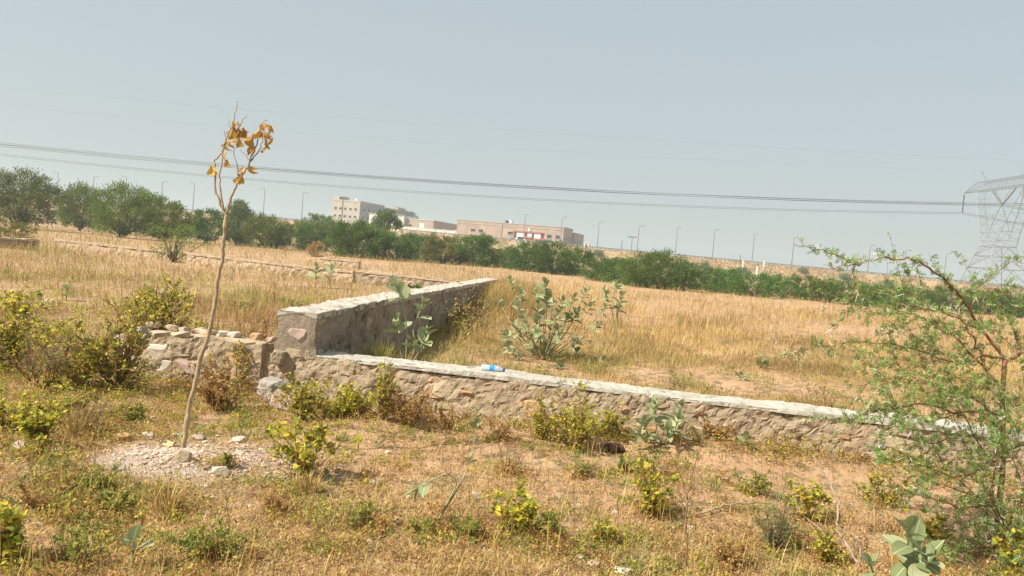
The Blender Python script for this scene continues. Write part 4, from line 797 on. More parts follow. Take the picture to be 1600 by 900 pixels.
milkweed('two-leaf pale milkweed sprout at the bottom by dead sticks', (1366, 912), 4.0, [([(1364, 898), (1362, 886)], 3.95, 0.16, 2)], 716)
milkweed('pale broad-leaved seedling alone in the lower matted grass', (208, 862), None, [([(208, 856), (208, 848)], -0.03, 56, 2)], 717)
milkweed('bent milkweed with long bare stems lying over the front plot', (682, 798), None, [([(715, 765), (735, 722), (741, 690), (744, 662)], 0.1, 20, 2), ([(712, 768), (730, 735), (735, 718)], 0.0, 22, 2), ([(716, 755), (700, 738), (670, 752), (646, 768)], -0.05, 28, 3)], 718)
milkweed('small milkweed at the wall foot right of its middle', (1167, 700), 6.7, [([(1167, 692), (1167, 684)], 6.65, 0.11, 3)], 719)
for i, (px, py, s, lab) in enumerate([(899, 556, 19, 'low milkweed rosette just right below the large milkweed bush'), (922, 543, 15, 'small milkweed rosette behind the low rosette in the field'), (944, 545, 14, 'tiny milkweed rosette, outermost below the slender milkweed'), (940, 570, 17, 'pale milkweed sprout close behind the low wall coping'), (872, 572, 15, 'small grey milkweed sprout hugging the coping below the large bush'),
        (1194, 576, 23, 'green milkweed sprout in the field by the thorn branch tip'), (1157, 592, 20, 'small bright milkweed seedling behind the coping before the thorn branch tip'), (494, 424, 17, 'far milkweed in the left field, first of two'), (517, 424, 18, 'far milkweed in the left field, next to the tall wall of the two'), (1245, 650, 16, 'tiny milkweed leaf pair on the wall top before the thorn tree'),
        (60, 468, 21, 'green milkweed seedling in the left field over the bush mass'), (104, 458, 18, 'pale milkweed seedling on bare soil of the left field'), (257, 470, 20, 'small milkweed beside the tall bush behind the broken wall')]):
    milkweed(lab, (px, py + 4), None if py > 430 else 26.0, [([(px, py), (px + 1, py - 6)], -0.03, s, 3) if py > 430 else ([(px, py), (px + 1, py - 8)], 26.0, 0.36, 4)], 720 + i)

# ------------------------------------------------------------------ bare twigs and dead branches
def px_line(pts, Y0, Y1, n=5):
    P = np.array([at(px, py, Y0 + (Y1 - Y0) * i / max(1, len(pts) - 1)) for i, (px, py) in enumerate(pts)]); T = np.linspace(0, len(P) - 1, n * (len(P) - 1) + 1)
    return np.stack([np.interp(T, np.arange(len(P)), P[:, c]) for c in range(3)], -1)
def twigs(name, label, lines, mat, seed, cat='twig', jit=0.004):
    g = rg(seed); b = None; root = None
    for pts, Y0, Y1, r0, r1 in lines:
        P = px_line(pts, Y0, Y1)
        if root is None:
            b = P[0].copy(); b[2] = float(gz(b[0], b[1])); root = thing(name, label, cat, b)
            P[0][2] = min(P[0][2], b[2] - 0.01)
        P[1:] += g.normal(size=(len(P) - 1, 3)) * jit
        MB().tube(P - b, np.linspace(r0, r1, len(P)), 6).build('stem' if root and len(root.children) == 0 else 'branch', mat, root, smooth=True)
    return root
d = gp(1073, 882)[1]
twigs('dry_weed', 'bare forked reddish weed stem standing in the open grass', [([(1073, 884), (1072, 830), (1074, 780)], d, d, 0.006, 0.005), ([(1074, 780), (1063, 745), (1045, 705), (1030, 670)], d, d + 0.05, 0.004, 0.0015), ([(1074, 780), (1080, 745), (1092, 710), (1100, 672)], d, d - 0.05, 0.004, 0.0015), ([(1092, 710), (1086, 690)], d, d, 0.0025, 0.001), ([(1074, 790), (1062, 770), (1058, 745)], d, d, 0.003, 0.001), ([(1074, 784), (1084, 768), (1080, 740), (1110, 715)], d, d, 0.003, 0.001), ([(1056, 725), (1060, 700), (1050, 680)], d, d, 0.002, 0.001)], 'twig_brown', 801)
d = gp(1345, 888)[1]
twigs('dead_branch', 'crooked grey dead branch rising beside the large-leaved milkweed', [([(1346, 890), (1325, 855), (1308, 830), (1310, 785), (1297, 755), (1270, 710)], d, d + 0.3, 0.011, 0.003), ([(1344, 888), (1345, 850), (1322, 832)], d, d, 0.008, 0.003)], 'twig_grey', 802, 'branch')
d = gp(1326, 895)[1]
twigs('dead_stick', 'thin straw-coloured stick leaning left of the crooked dead branch', [([(1328, 897), (1310, 860), (1285, 830), (1262, 810)], d, d + 0.4, 0.006, 0.003)], 'twig_grey', 803, 'stick')
d = gp(1110, 805)[1]
twigs('dead_stick', 'long pale stick lying across behind the forked weed', [([(1032, 818), (1070, 806), (1100, 800), (1130, 790), (1180, 786)], d - 0.2, d + 0.15, 0.009, 0.006)], 'twig_grey', 804, 'stick')
d = gp(1290, 790)[1]
twigs('dead_stick', 'curved pale stick in weeds left of the crooked branch', [([(1238, 782), (1262, 785), (1300, 795)], d, d, 0.006, 0.003), ([(1255, 800), (1270, 796), (1295, 802)], d, d, 0.005, 0.003)], 'twig_grey', 805, 'stick')
d = gp(30, 826)[1]
twigs('dead_stick', 'long straw stick low beside the corner yellow bush', [([(0, 826), (40, 824), (75, 817)], d, d + 0.1, 0.005, 0.003)], 'twig_grey', 806, 'stick')
d = gp(128, 893)[1]
twigs('dead_stick', 'straight straw stick at the bottom below the seedling', [([(134, 898), (115, 873)], d, d + 0.2, 0.006, 0.004)], 'twig_grey', 807, 'stick')
d = gp(358, 845)[1]
twigs('dry_weed', 'thin dark bare stem right of the pale seedling', [([(360, 850), (357, 810), (354, 780)], d, d, 0.004, 0.002), ([(354, 780), (346, 750)], d, d, 0.003, 0.001), ([(354, 780), (366, 752)], d, d, 0.003, 0.001)], 'twig_brown', 808)

# ------------------------------------------------------------------ the sapling
def sapling():
    b = gp(287, 706); Y = b[1]; root = thing('sapling', 'thin leafless sapling with a few curled orange dead leaves at its top', 'tree', b)
    P0 = [(287, 706), (290, 672), (297, 630), (307, 585), (322, 535), (335, 480), (340, 440), (347, 405), (349, 375), (353, 336)]
    W = lambda pts, a=0, c=0: px_line(pts, Y + a, Y + c, 4) - b
    g = rg(811); P = W(P0); P += g.normal(size=P.shape) * 0.004; P[0, 2] = -0.03
    P = np.stack([np.interp(np.linspace(0, len(P) - 1, 110), np.arange(len(P)), P[:, c]) for c in range(3)], -1); kn = 1 + 0.10 * noise3(np.stack([np.arange(110) * 0.35, np.zeros(110), np.zeros(110)], -1), 3) + 0.28 * (noise3(np.stack([np.arange(110) * 0.23, np.zeros(110) + 4, np.zeros(110)], -1), 9) > 0.62)
    MB().tube(P, np.linspace(0.0170, 0.012, 110) * kn, 9).build('trunk', 'bark_pale', root, smooth=True)
    for q_ in (38, 52, 63, 71, 84, 93, 101):
        d_ = nrm(np.array([g.normal(), g.normal() * 0.5, 0.5])); MB().tube([P[q_], P[q_] + d_ * 0.025, P[q_] + d_ * g.uniform(0.035, 0.06) + np.array([0, 0, 0.012])], [0.005, 0.0035, 0.0015], 5).build('twig', 'bark_pale', root, smooth=True)
    br = [([(353, 338), (345, 320), (337, 295), (334, 268), (336, 250), (347, 238), (351, 222), (360, 203), (366, 185), (371, 158)], 0.0095, 0.003, 0.05), ([(350, 330), (344, 300), (343, 275), (347, 250), (348, 238), (352, 215), (350, 203)], 0.007, 0.0025, -0.06),
          ([(353, 336), (362, 308), (370, 288), (376, 278), (388, 260), (393, 245), (400, 228), (406, 212), (410, 190), (418, 188)], 0.0095, 0.003, 0.02), ([(392, 252), (403, 238), (408, 230), (411, 213)], 0.005, 0.0025, -0.05), ([(372, 275), (370, 255), (364, 236), (365, 226)], 0.004, 0.002, 0.08), ([(390, 250), (376, 234)], 0.0025, 0.0012, 0.05),
          ([(356, 228), (366, 215), (373, 200), (380, 187), (386, 180)], 0.004, 0.0015, -0.05), ([(360, 205), (357, 183)], 0.0025, 0.0012, 0.03), ([(398, 232), (401, 224)], 0.003, 0.001, 0.0)]
    for pts, r0, r1, dy in br:
        Q = W(pts, 0, dy); Q[1:-1] += g.normal(size=(len(Q) - 2, 3)) * 0.003; MB().tube(Q, np.linspace(r0, r1, len(Q)), 6).build('branch', 'bark_pale' if r0 > 0.006 else 'twig_brown', root, smooth=True)
    def curl(seed):
        q = rg(seed); V = []
        for i in range(6):
            t = i / 5; w = 0.36 * math.sin(math.pi * (0.06 + 0.9 * t)) ** 0.8; a = t * 2.0
            for j in range(5):
                s = (j - 2) / 2; th = s * 1.5; V.append((math.sin(a) * 0.62 + q.normal() * 0.025, math.sin(th) * w * 0.8 + q.normal() * 0.03, (1 - math.cos(a)) * 0.55 + (1 - math.cos(th)) * w * 0.9 + q.normal() * 0.03))
        V = np.array(V); f = [(5 * i + j, 5 * i + 5 + j, 5 * i + 6 + j, 5 * i + 1 + j) for i in range(5) for j in range(4)]
        return np_mesh('leaf', V, np.array(f), 'dead_leaf', True)
    CL = [curl(820 + k) for k in range(5)]
    spots = [(366, 190, 5), (360, 200, 6), (372, 203, 4), (378, 200, 4), (381, 205, 3), (374, 212, 3), (361, 218, 3), (354, 226, 3), (351, 232, 2), (357, 240, 2), (356, 247, 2), (331, 262, 3), (380, 265, 5), (377, 271, 4), (384, 260, 3), (396, 212, 3), (397, 216, 2), (390, 230, 2), (394, 229, 2), (410, 193, 4), (409, 203, 3), (414, 208, 4), (421, 196, 3), (424, 204, 2), (422, 218, 3), (420, 225, 2), (405, 205, 2)]
    for (px, py, k) in spots:
        for i in range((k + 1) // 2):
            p = at(px + g.normal() * 3.2, py + g.normal() * 3.2, Y + g.normal() * 0.03) - b; s = g.uniform(0.055, 0.085)
            obj('leaf', CL[g.integers(5)], root, p, (g.uniform(-1, 1) + 3.1, g.uniform(0.6, 2.2), g.uniform(0, 6.28)), (s, s * 1.1, s))
sapling()

# ------------------------------------------------------------------ the thorn tree
def thorn_tree():
    Y = 4.75; g = rg(830); b = at(1557, 868, Y); b[2] = float(gz(b[0], b[1])); root = thing('thorn_tree', 'young thorn tree with red-brown trunk, fine green leaves and long white thorns', 'tree', b)
    P = px_line([(1553, 905), (1557, 840), (1561, 790), (1566, 740), (1568, 690), (1566, 620), (1570, 562)], Y, Y, 4) - b; P[0, 2] = -0.05
    MB().tube(P, np.linspace(0.020, 0.013, len(P)), 8).build('trunk', 'bark_red', root, smooth=True)
    br = [([(1570, 562), (1540, 520), (1512, 480), (1497, 460), (1472, 432), (1437, 410), (1417, 404), (1375, 405), (1340, 412), (1297, 419)], -0.35, 0.0095, 0.0025),
          ([(1338, 413), (1312, 401), (1287, 391), (1246, 384)], -0.30, 0.004, 0.002), ([(1334, 414), (1334, 448), (1328, 490), (1296, 512)], -0.15, 0.004, 0.0018),
          ([(1568, 560), (1535, 556), (1500, 570), (1470, 558), (1450, 565), (1390, 592), (1345, 602)], -0.3, 0.009, 0.002), ([(1535, 556), (1515, 520), (1498, 508), (1450, 500)], 0.25, 0.006, 0.002),
          ([(1572, 565), (1600, 550), (1650, 530)], 0.1, 0.010, 0.004), ([(1590, 556), (1588, 525), (1580, 505), (1560, 480), (1530, 470)], 0.3, 0.006, 0.002), ([(1600, 530), (1640, 460), (1600, 396)], 0.1, 0.005, 0.002),
          ([(1566, 640), (1500, 645), (1430, 630), (1370, 640), (1330, 655)], -0.5, 0.008, 0.002), ([(1500, 571), (1420, 542), (1340, 532), (1270, 545), (1202, 566)], -0.2, 0.005, 0.0016),
          ([(1568, 690), (1500, 680), (1440, 700), (1395, 690)], 0.3, 0.007, 0.002), ([(1566, 722), (1490, 745), (1420, 722)], -0.4, 0.007, 0.002), ([(1562, 782), (1500, 795), (1440, 770)], -0.2, 0.007, 0.002),
          ([(1562, 765), (1605, 790), (1640, 830)], -0.3, 0.007, 0.003), ([(1557, 830), (1525, 860), (1485, 880)], -0.35, 0.006, 0.002), ([(1566, 705), (1620, 690)], 0.2, 0.006, 0.003), ([(1566, 605), (1490, 525), (1430, 492), (1352, 490)], 0.4, 0.006, 0.0016),
          ([(1540, 522), (1500, 498), (1450, 482), (1400, 472)], -0.3, 0.005, 0.002), ([(1565, 645), (1620, 620)], -0.3, 0.006, 0.002), ([(1567, 660), (1520, 620), (1440, 600), (1390, 560), (1330, 545)], 0.3, 0.006, 0.0016), ([(1560, 800), (1520, 770), (1470, 720), (1440, 660)], 0.35, 0.006, 0.002),
          ([(1557, 850), (1600, 870), (1640, 880)], -0.2, 0.006, 0.002), ([(1500, 645), (1450, 660), (1400, 650)], -0.6, 0.004, 0.0015), ([(1566, 740), (1530, 700), (1500, 640), (1470, 600)], -0.3, 0.005, 0.0015), ([(1560, 820), (1530, 815), (1490, 830), (1460, 820)], 0.1, 0.005, 0.0015), ([(1497, 460), (1540, 450), (1590, 462)], -0.1, 0.004, 0.0015), ([(1558, 860), (1580, 900), (1590, 940)], -0.3, 0.005, 0.002), ([(1440, 412), (1420, 440), (1390, 455)], 0.1, 0.003, 0.0015), ([(1562, 830), (1545, 770), (1562, 700), (1592, 655)], -0.45, 0.005, 0.0015), ([(1557, 860), (1600, 770), (1570, 690)], -0.4, 0.005, 0.0015), ([(1556, 870), (1520, 840), (1470, 850)], -0.35, 0.005, 0.0015), ([(1566, 655), (1590, 620), (1575, 640), (1540, 650)], -0.3, 0.004, 0.0015), ([(1561, 790), (1480, 760), (1400, 770), (1370, 760)], 0.2, 0.005, 0.0015), ([(1558, 850), (1570, 820), (1550, 780), (1530, 740)], -0.5, 0.005, 0.0015)]
    tw = MB(); NP, ND, TP, TD = [], [], [], []
    for bi, (pts, dy, r0, r1) in enumerate(br):
        Q = px_line(pts, Y, Y + dy, 5) - b; Q[1:] += g.normal(size=(len(Q) - 1, 3)) * 0.006
        MB().tube(Q, np.linspace(r0, r1, len(Q)), 6).build('branch', 'bark_red' if r0 > 0.0045 else 'twig_brown', root, smooth=True)
        seg = np.linalg.norm(np.diff(Q, axis=0), axis=1); cum = np.concatenate([[0], np.cumsum(seg)]); Lg = cum[-1]
        sparse = bi in (0, 1, 2, 7, 9); low = bi in (10, 11, 12, 14, 20, 22, 23, 24) or bi >= 28
        def pos(s): return np.array([np.interp(s, cum, Q[:, c]) for c in range(3)])
        for s in np.arange(0.0 if not sparse else Lg * (0.3 if bi == 0 else 0.0), Lg, 0.022 if sparse else 0.04):
            NP.append(pos(s)); ND.append(rdir(g, 1)[0] + np.array([0, 0, 0.4]))
            if g.random() < 0.5: TP.append(pos(s)); TD.append(rdir(g, 1)[0])
        for s in np.arange(0.05, Lg, (0.075 if low else 0.046) if not sparse else 0.085):
            p = pos(s); tan = nrm(pos(min(s + 0.02, Lg)) - pos(max(s - 0.02, 0))); d = nrm(rdir(g, 1)[0] * 1.0 + tan * 0.7); l = (g.uniform(0.14, 0.50) if not sparse else g.uniform(0.03, 0.12))
            T = wander(g, p, d, l, 5, 0.18); T[:, 2] = np.maximum(T[:, 2], 0.02); tw.tube(T, np.linspace(0.0024, 0.001, 6), 3, False)
            for k in range(max(2, int(l / 0.018))):
                a = g.uniform(0.1, 1) * 5; i0 = min(int(a), 4); q = T[i0] + (T[i0 + 1] - T[i0]) * (a - i0); NP.append(q); ND.append(rdir(g, 1)[0] + np.array([0, 0, 0.4]))
                if g.random() < 0.13:
                    e = rdir(g, 1)[0]; TP += [q, q]; o2 = nrm(e + rdir(g, 1)[0] * 0.7); TD += [e, o2]
    tw.build('twigs', 'twig_brown', root, smooth=True)['kind'] = 'stuff'
    NP = np.array(NP); ND = nrm(np.array(ND)); n = len(NP)
    V_, F_ = [], []; base = 0
    ref = nrm(np.cross(ND, rdir(g, n))); Nn = np.cross(ND, ref); Lr = g.uniform(0.018, 0.040, n)
    for k in range(5):
        for s in (1, -1):
            p = NP + ND * (Lr * (0.25 + 0.17 * k))[:, None]; d = nrm(ref * s + ND * 0.45 + rdir(g, n) * 0.12); L = Lr * (0.55 - 0.05 * abs(k - 2)) * g.uniform(0.8, 1.2, n)
            V, F = leaves(p, d, Nn, L, np.full(n, 0.0050), 0.1); V_.append(V); F_.append(F + base); base += len(V)
    stuff(obj('crown', np_mesh('crown', np.vstack(V_), np.vstack(F_), 'acacia_leaf'), root))
    th = MB()
    for p, d in zip(TP, TD): l = g.uniform(0.025, 0.075); d = nrm(np.asarray(d)); th.tube(np.array([p, p + d * l * 0.5, p + d * l]), [0.0018, 0.0014, 0.0003], 3, False)
    stuff(th.build('thorns', 'thorn', root))
thorn_tree()

# ------------------------------------------------------------------ trees and bushes of the thicket
def tree(label, px, base_y, top_y, wpx, mat, seed, name='thicket_tree', depth=None, trunk=0.12, dens=1.0, cat='tree', group='trees of the far thicket', leafsize=1.0, bare=0.0):
    g = rg(seed)
    if depth: b = at(px, base_y, depth)
    else: b = ground(px, base_y); b[2] = float(gz(b[0], b[1]))
    k = b[1] / FPX; H = (base_y - top_y) * k; Wd = wpx * k * 0.5
    root = thing(name, label, cat, b, group)
    nc = int(np.clip(150 * dens * (H * Wd * Wd) ** 0.45 / 3.0, 60, 330)); ls = 0.0030 * b[1] ** 0.5 * 9.0 * leafsize / 1.0
    ls = max(0.10, min(0.32, b[1] * 0.0024)) * leafsize
    # lumpy crown: cluster centres over and through a body of several lobes
    lob = g.normal(size=(7, 3)) * np.array([Wd * 0.42, Wd * 0.42, H * 0.17]) + np.array([0, 0, H * (0.5 + trunk * 0.4)]); lob[0] = (0, 0, H * (0.55 + trunk * 0.3)); lob[1] = (g.normal() * Wd * 0.2, 0, H * 0.72)
    cs = []
    while len(cs) < nc:
        q = g.uniform(-1, 1, 3) * np.array([Wd, Wd, H * 0.5]) + np.array([0, 0, H * 0.5]); zz = q[2] / H
        if zz < trunk: continue
        prof = math.sqrt(max(0.0, 1 - ((zz - 0.42) / 0.60) ** 2)); e = math.hypot(q[0], q[1]) / (Wd * prof + 1e-6) if prof > 0.02 else 9
        e *= 1.05 + 0.62 * float(noise3(q / (Wd * 0.40) + seed * 1.7, seed)); 
        if e < 1 and (e > 0.45 or g.random() < 0.35): cs.append(q)
    cs = np.array(cs)
    st = MB(); ns = int(4 + 3 * g.random())
    tips = cs[g.choice(len(cs), min(len(cs), 26), replace=False)]
    for i, t in enumerate(tips):
        m = t * np.array([0.35, 0.35, 0.45]) + g.normal(size=3) * Wd * 0.08; T = np.linspace(0, 1, 6)[:, None]; Pp = 2 * T * (1 - T) * m + T * T * t * 0.97; Pp[0, 2] = -0.1
        st.tube(Pp, np.linspace(H * 0.016, H * 0.004, 6), 4, False)
    st.build('trunk', 'bark_dark', root, smooth=True)
    per = int(48 * dens); n = nc * per; cr = np.repeat(cs, per, 0); sig = 0.125 * (H * Wd * Wd) ** (1 / 3)
    off = g.normal(size=(n, 3)) * sig * np.array([0.62, 0.62, 0.5]); Pp = cr + off; ctr = np.array([0, 0, H * 0.42]); out = nrm(cr - ctr)
    D = nrm(out * 0.8 + rdir(g, n) * 0.6 + np.array([0, 0, 0.35])); Pp[:, 2] = np.maximum(Pp[:, 2], 0.05)
    L = ls * g.uniform(0.7, 1.7, n); V, F = leaves(Pp, D, rdir(g, n) + np.array([0, 0, 0.5]), L, L * 0.28, 0.1)
    stuff(obj('crown', np_mesh('crown', V, F, mat), root))
    return root
T = tree; CG, CD, CO = 'crown_green', 'crown_deep', 'crown_olive'
T('big round dark tree at the photo edge, first of the thicket', 32, 358, 268, 92, CG, 901, dens=1.3)
T('light green low shrub under the big round tree', 22, 374, 344, 60, CO, 902, 'thicket_shrub', cat='shrub', trunk=0.0)
T('tree with a pointed top, first of the dense three-tree group', 124, 362, 291, 72, CG, 903, dens=1.1)
T('tallest tree in the middle of the dense three-tree group', 190, 372, 290, 92, CG, 904, dens=1.4)
T('small-topped tree ending the dense group by the twiggy shrub', 256, 378, 312, 70, CG, 905, dens=1.2)
T('grey twiggy shrub standing against the far wall', 270, 406, 348, 78, CG, 907, 'twiggy_shrub', cat='shrub', dens=0.55, trunk=0.15)
T('dark shadowed shrub left of the sapling stem fork', 322, 381, 330, 56, CD, 908, 'thicket_shrub', cat='shrub')
T('greyish narrow-topped tree just right of the sapling fork', 369, 381, 316, 50, CG, 909, dens=1.0)
T('wide low bush right of the narrow-topped tree', 413, 388, 340, 84, CG, 910, dens=1.2, trunk=0.02)
T('bushy shrub with wispy upper sprays before the pale tall building', 487, 393, 354, 74, CD, 911, dens=1.1, trunk=0.02)
T('sparse small tree showing over the shrubs beside the tall building', 497, 372, 337, 46, CG, 912, depth=118, dens=0.7)
T('sparse pale treetop left of the tall building base', 472, 372, 343, 30, CG, 913, depth=120, dens=0.6)
T('large round bush below the pale tall building', 556, 404, 348, 84, CG, 914, dens=1.4, trunk=0.03)
T('mid green bush below the glazed shed', 607, 407, 366, 72, CD, 915, dens=1.2, trunk=0.0)
T('mid green bush below the white compound wall', 650, 408, 368, 62, CD, 916, dens=1.1, trunk=0.0)
T('olive brown bush below the dark warehouse side', 692, 413, 368, 70, CO, 917, dens=1.2, trunk=0.0)
T('bright green bush below the end of the long brick building', 745, 418, 369, 58, CD, 918, dens=1.3, trunk=0.0)
T('low bush below the two small windows of the brick building', 788, 420, 392, 71, CG, 919, 'thicket_shrub', cat='shrub', trunk=0.0)
T('bush below the parked white car', 823, 426, 384, 66, CD, 920, trunk=0.0)
T('bush below the white van on the road', 864, 430, 382, 71, CD, 921, trunk=0.0, dens=1.1)
T('small bush just right of the one below the van', 905, 432, 394, 53, CD, 922, 'thicket_shrub', cat='shrub', trunk=0.0)
T('low dark bush where the thicket narrows under the first bare lamp posts', 948, 441, 405, 79, CD, 923, trunk=0.0)
T('dark green bush touching the large wide bush', 990, 446, 408, 89, CD, 924, trunk=0.0, dens=1.1)
T('large wide deep green bush left of the sandy gap', 1031, 453, 396, 107, CD, 925, trunk=0.0, dens=1.5)
T('bush just right of the sandy gap', 1106, 457, 421, 76, CD, 926, trunk=0.0)
T('round bush second after the sandy gap', 1136, 461, 424, 71, CD, 927, trunk=0.0)
T('low bush under the white posts', 1178, 466, 430, 89, CD, 928, trunk=0.0)
T('bush behind the high thorn branch tip', 1228, 468, 430, 81, CD, 929, trunk=0.0)
T('low wide bush left behind the arching thorn branch', 1275, 472, 436, 94, CG, 930, trunk=0.0)
T('round bush under the arching thorn branch', 1325, 477, 440, 97, CD, 931, trunk=0.0)
T('grey green bush under the arch crest of the thorn branch', 1378, 481, 446, 89, CG, 932, trunk=0.0)
T('bush at the foot of the arching thorn branch', 1432, 484, 450, 92, CD, 933, trunk=0.0)
T('hazy bush left of the pylon legs', 1488, 487, 452, 89, CG, 934, trunk=0.0)
T('hazy bush before the pylon legs', 1545, 492, 458, 97, CD, 935, trunk=0.0)
T('bush at the photo edge beyond the thorn tree', 1600, 497, 460, 97, CG, 936, trunk=0.0)
T('small dry orange shrub in the field before the thicket', 492, 410, 378, 26, 'crown_dry', 937, 'dry_shrub', cat='shrub', depth=60, dens=0.6, trunk=0.2, leafsize=0.7)
T('pale tan shrub before the large wide green bush', 1078, 462, 446, 40, 'crown_dry', 938, 'dry_shrub', cat='shrub', depth=75, dens=0.8, trunk=0.0)
T('dark green bush filling the dip under the road between two low bushes', 968, 441, 408, 76, CD, 939, trunk=0.0)
def slope_y(px, t):                      # a spot on the embankment slope
    Y = EY0 + (EY1 - EY0) * t; X = (px - 800) / FPX * Y; z = float(ez(np.array(X), np.array(Y))); return X, Y, z
def slope_shrub(label, px, t, h, w, mat, seed):
    X, Y, z = slope_y(px, t); g = rg(seed); root = thing('slope_shrub', label, 'shrub', (X, Y, z), 'shrubs on the embankment slope')
    n = 700; P = g.normal(size=(n, 3)) * np.array([w * 0.27, w * 0.27, h * 0.22]) + np.array([0, 0, h * 0.5]); P[:, 2] = np.clip(P[:, 2], 0.05, h); D = rdir(g, n); D[:, 2] = np.abs(D[:, 2])
    V, F = leaves(P, D, rdir(g, n), g.uniform(0.4, 0.8, n), g.uniform(0.15, 0.3, n)); stuff(obj('crown', np_mesh('crown', V, F, mat), root))
    MB().tube([(0, 0, -0.2), (0.05, 0, h * 0.4), (0, 0.05, h * 0.7)], [0.12, 0.08, 0.03], 5).build('trunk', 'bark_dark', root)
for i, (px, t, h, w, mt, lab) in enumerate([(1008, 0.62, 2.6, 3.4, CD, 'slope shrub above the large wide bush'), (1032, 0.6, 2.2, 2.6, CG, 'slope shrub right of the one above the large wide bush'), (1068, 0.42, 3.0, 2.6, CG, 'dark upright slope shrub above the sandy gap'), (1097, 0.45, 3.4, 3.0, CG, 'slope shrub right of the sandy gap'), (1125, 0.3, 2.4, 3.6, CD, 'pale slope shrub left of the white posts'), (1155, 0.5, 2.0, 3.0, CG, 'small slope shrub beside the white posts'), (1315, 0.6, 2.0, 3.4, CG, 'round slope shrub over the low wide bush'), (1250, 0.7, 1.8, 2.6, CO, 'slope shrub near the thorn branch tip'), (300, 0.3, 3.2, 7.0, CO, 'olive slope shrub between dense tree group and sapling'), (92, 0.35, 3.4, 6.0, CG, 'grey shrub seen in the gap beside the big round tree'), (930, 0.65, 1.8, 3.0, CO, 'olive slope shrub below the end of the brick building'), (1385, 0.5, 2.2, 4.0, CG, 'hazy slope shrub under the thorn branch crest')]):
    slope_shrub(lab, px, t, h, w, mt, 950 + i)
T('single tree with visible trunk before the pale tall building', 600, 399, 331, 44, CD, 970, 'roadside_tree', dens=0.62, trunk=0.58, leafsize=1.0, group=None)
# trees rising behind the far end of the tall building
T('dark distant trees behind the roof end of the tall building', 622, 352, 326, 34, CD, 971, 'distant_tree', depth=345, trunk=0.1, group=None)
T('lower distant tree right of the tall building roof end', 637, 356, 332, 26, CD, 972, 'distant_tree', depth=350, trunk=0.1, group=None)

# ================================================================== ROADSIDE, BUILDINGS, VEHICLES
def topz(x): return float(eh(np.array(x)))
# crash barrier
gr = thing('guard_rail', 'long grey crash barrier running along the embankment edge', 'guard rail', (0, 271.2, 0))
m = MB(); X = np.arange(-330, 331, 6.0)
m.tube(np.stack([X, 0 * X, eh(X) + 0.72], -1), 0.17, 6); m.build('rail', 'lamp_grey', gr)
pm = MB().box((-0.09, -0.06, -0.3), (0.09, 0.06, 0.72)).mesh('post', 'lamp_grey')
for x in np.arange(-324, 325, 4.5): obj('post', pm, gr, (x, 0.12, topz(x)))
# street lamps
ORD = ['first', 'second', 'third', 'fourth', 'fifth', 'sixth', 'seventh', 'eighth', 'ninth', 'tenth', 'eleventh', 'twelfth', 'thirteenth', 'fourteenth', 'fifteenth', 'sixteenth', 'seventeenth', 'eighteenth', 'nineteenth']
def lamp(label, px, topy, Y, arm, dark):
    p = at(px, topy, Y); z0 = topz(p[0]); h = p[2] - z0; mt = 'lamp_grey' if dark else 'steel'
    root = thing('street_lamp', label, 'street lamp', (p[0], Y, z0), 'street lamps along the embankment road')
    MB().tube([(0, 0, -0.2), (0, 0, h * 0.5), (0, 0, h)], [0.17, 0.14, 0.10], 6).build('pole', mt, root)
    MB().tube([(0, 0, h - 0.05), (arm * 0.5, 0, h + 0.25), (arm * 1.3, 0, h + 0.3)], [0.09, 0.08, 0.07], 5).build('arm', mt, root)
    s = 1 if arm > 0 else -1; a, c = sorted((arm * 1.2, arm * 1.2 + s * 0.75)); MB().box((a, -0.16, h + 0.22), (c, 0.16, h + 0.40)).build('lamp_head', mt, root)
L = [(91, 271, 277, -1.0, 1), (147, 277, 277, 0.8, 1), (198, 277, 277, -0.8, 1), (254, 285, 277, 1.0, 1), (304, 287, 277, -0.8, 1), (414, 296, 277, -0.6, 1), (474, 302, 277, 0.8, 1), (821, 336, 286, 0.5, 0), (879, 340, 274, 0.6, 1), (936.5, 348, 276, 0.4, 1), (999, 354, 286, 1.0, 0), (1059, 356, 276, 0.4, 1), (1117, 360, 286, 0.7, 0), (1179, 367, 276, 0.4, 1), (1241, 372, 276, 0.6, 0), (1360, 384, 284, 0.9, 0), (1416, 392, 284, 1.0, 0), (1479, 397, 286, 0.9, 0)]
for i, (px, ty, Y, arm, dk) in enumerate(L): lamp('%s street lamp along the embankment, counted from the big round tree' % ORD[i], px, ty, Y, arm, dk)
# mast with four floodlights
p = at(988, 371, 330); z0 = topz(p[0]); h = p[2] - z0; root = thing('floodlight_mast', 'pale distant mast carrying a bar of four floodlights', 'mast', (p[0], 330, z0))
MB().tube([(0, 0, -0.2), (0, 0, h)], [0.2, 0.14], 6).build('pole', 'steel', root); MB().box((-1.7, -0.06, h - 0.1), (1.7, 0.06, h + 0.08)).build('crossbar', 'steel', root)
for q in (-1.5, -0.5, 0.5, 1.5): MB().box((q - 0.3, -0.25, h + 0.08), (q + 0.3, 0.2, h + 0.55)).build('floodlight', 'lamp_grey', root)
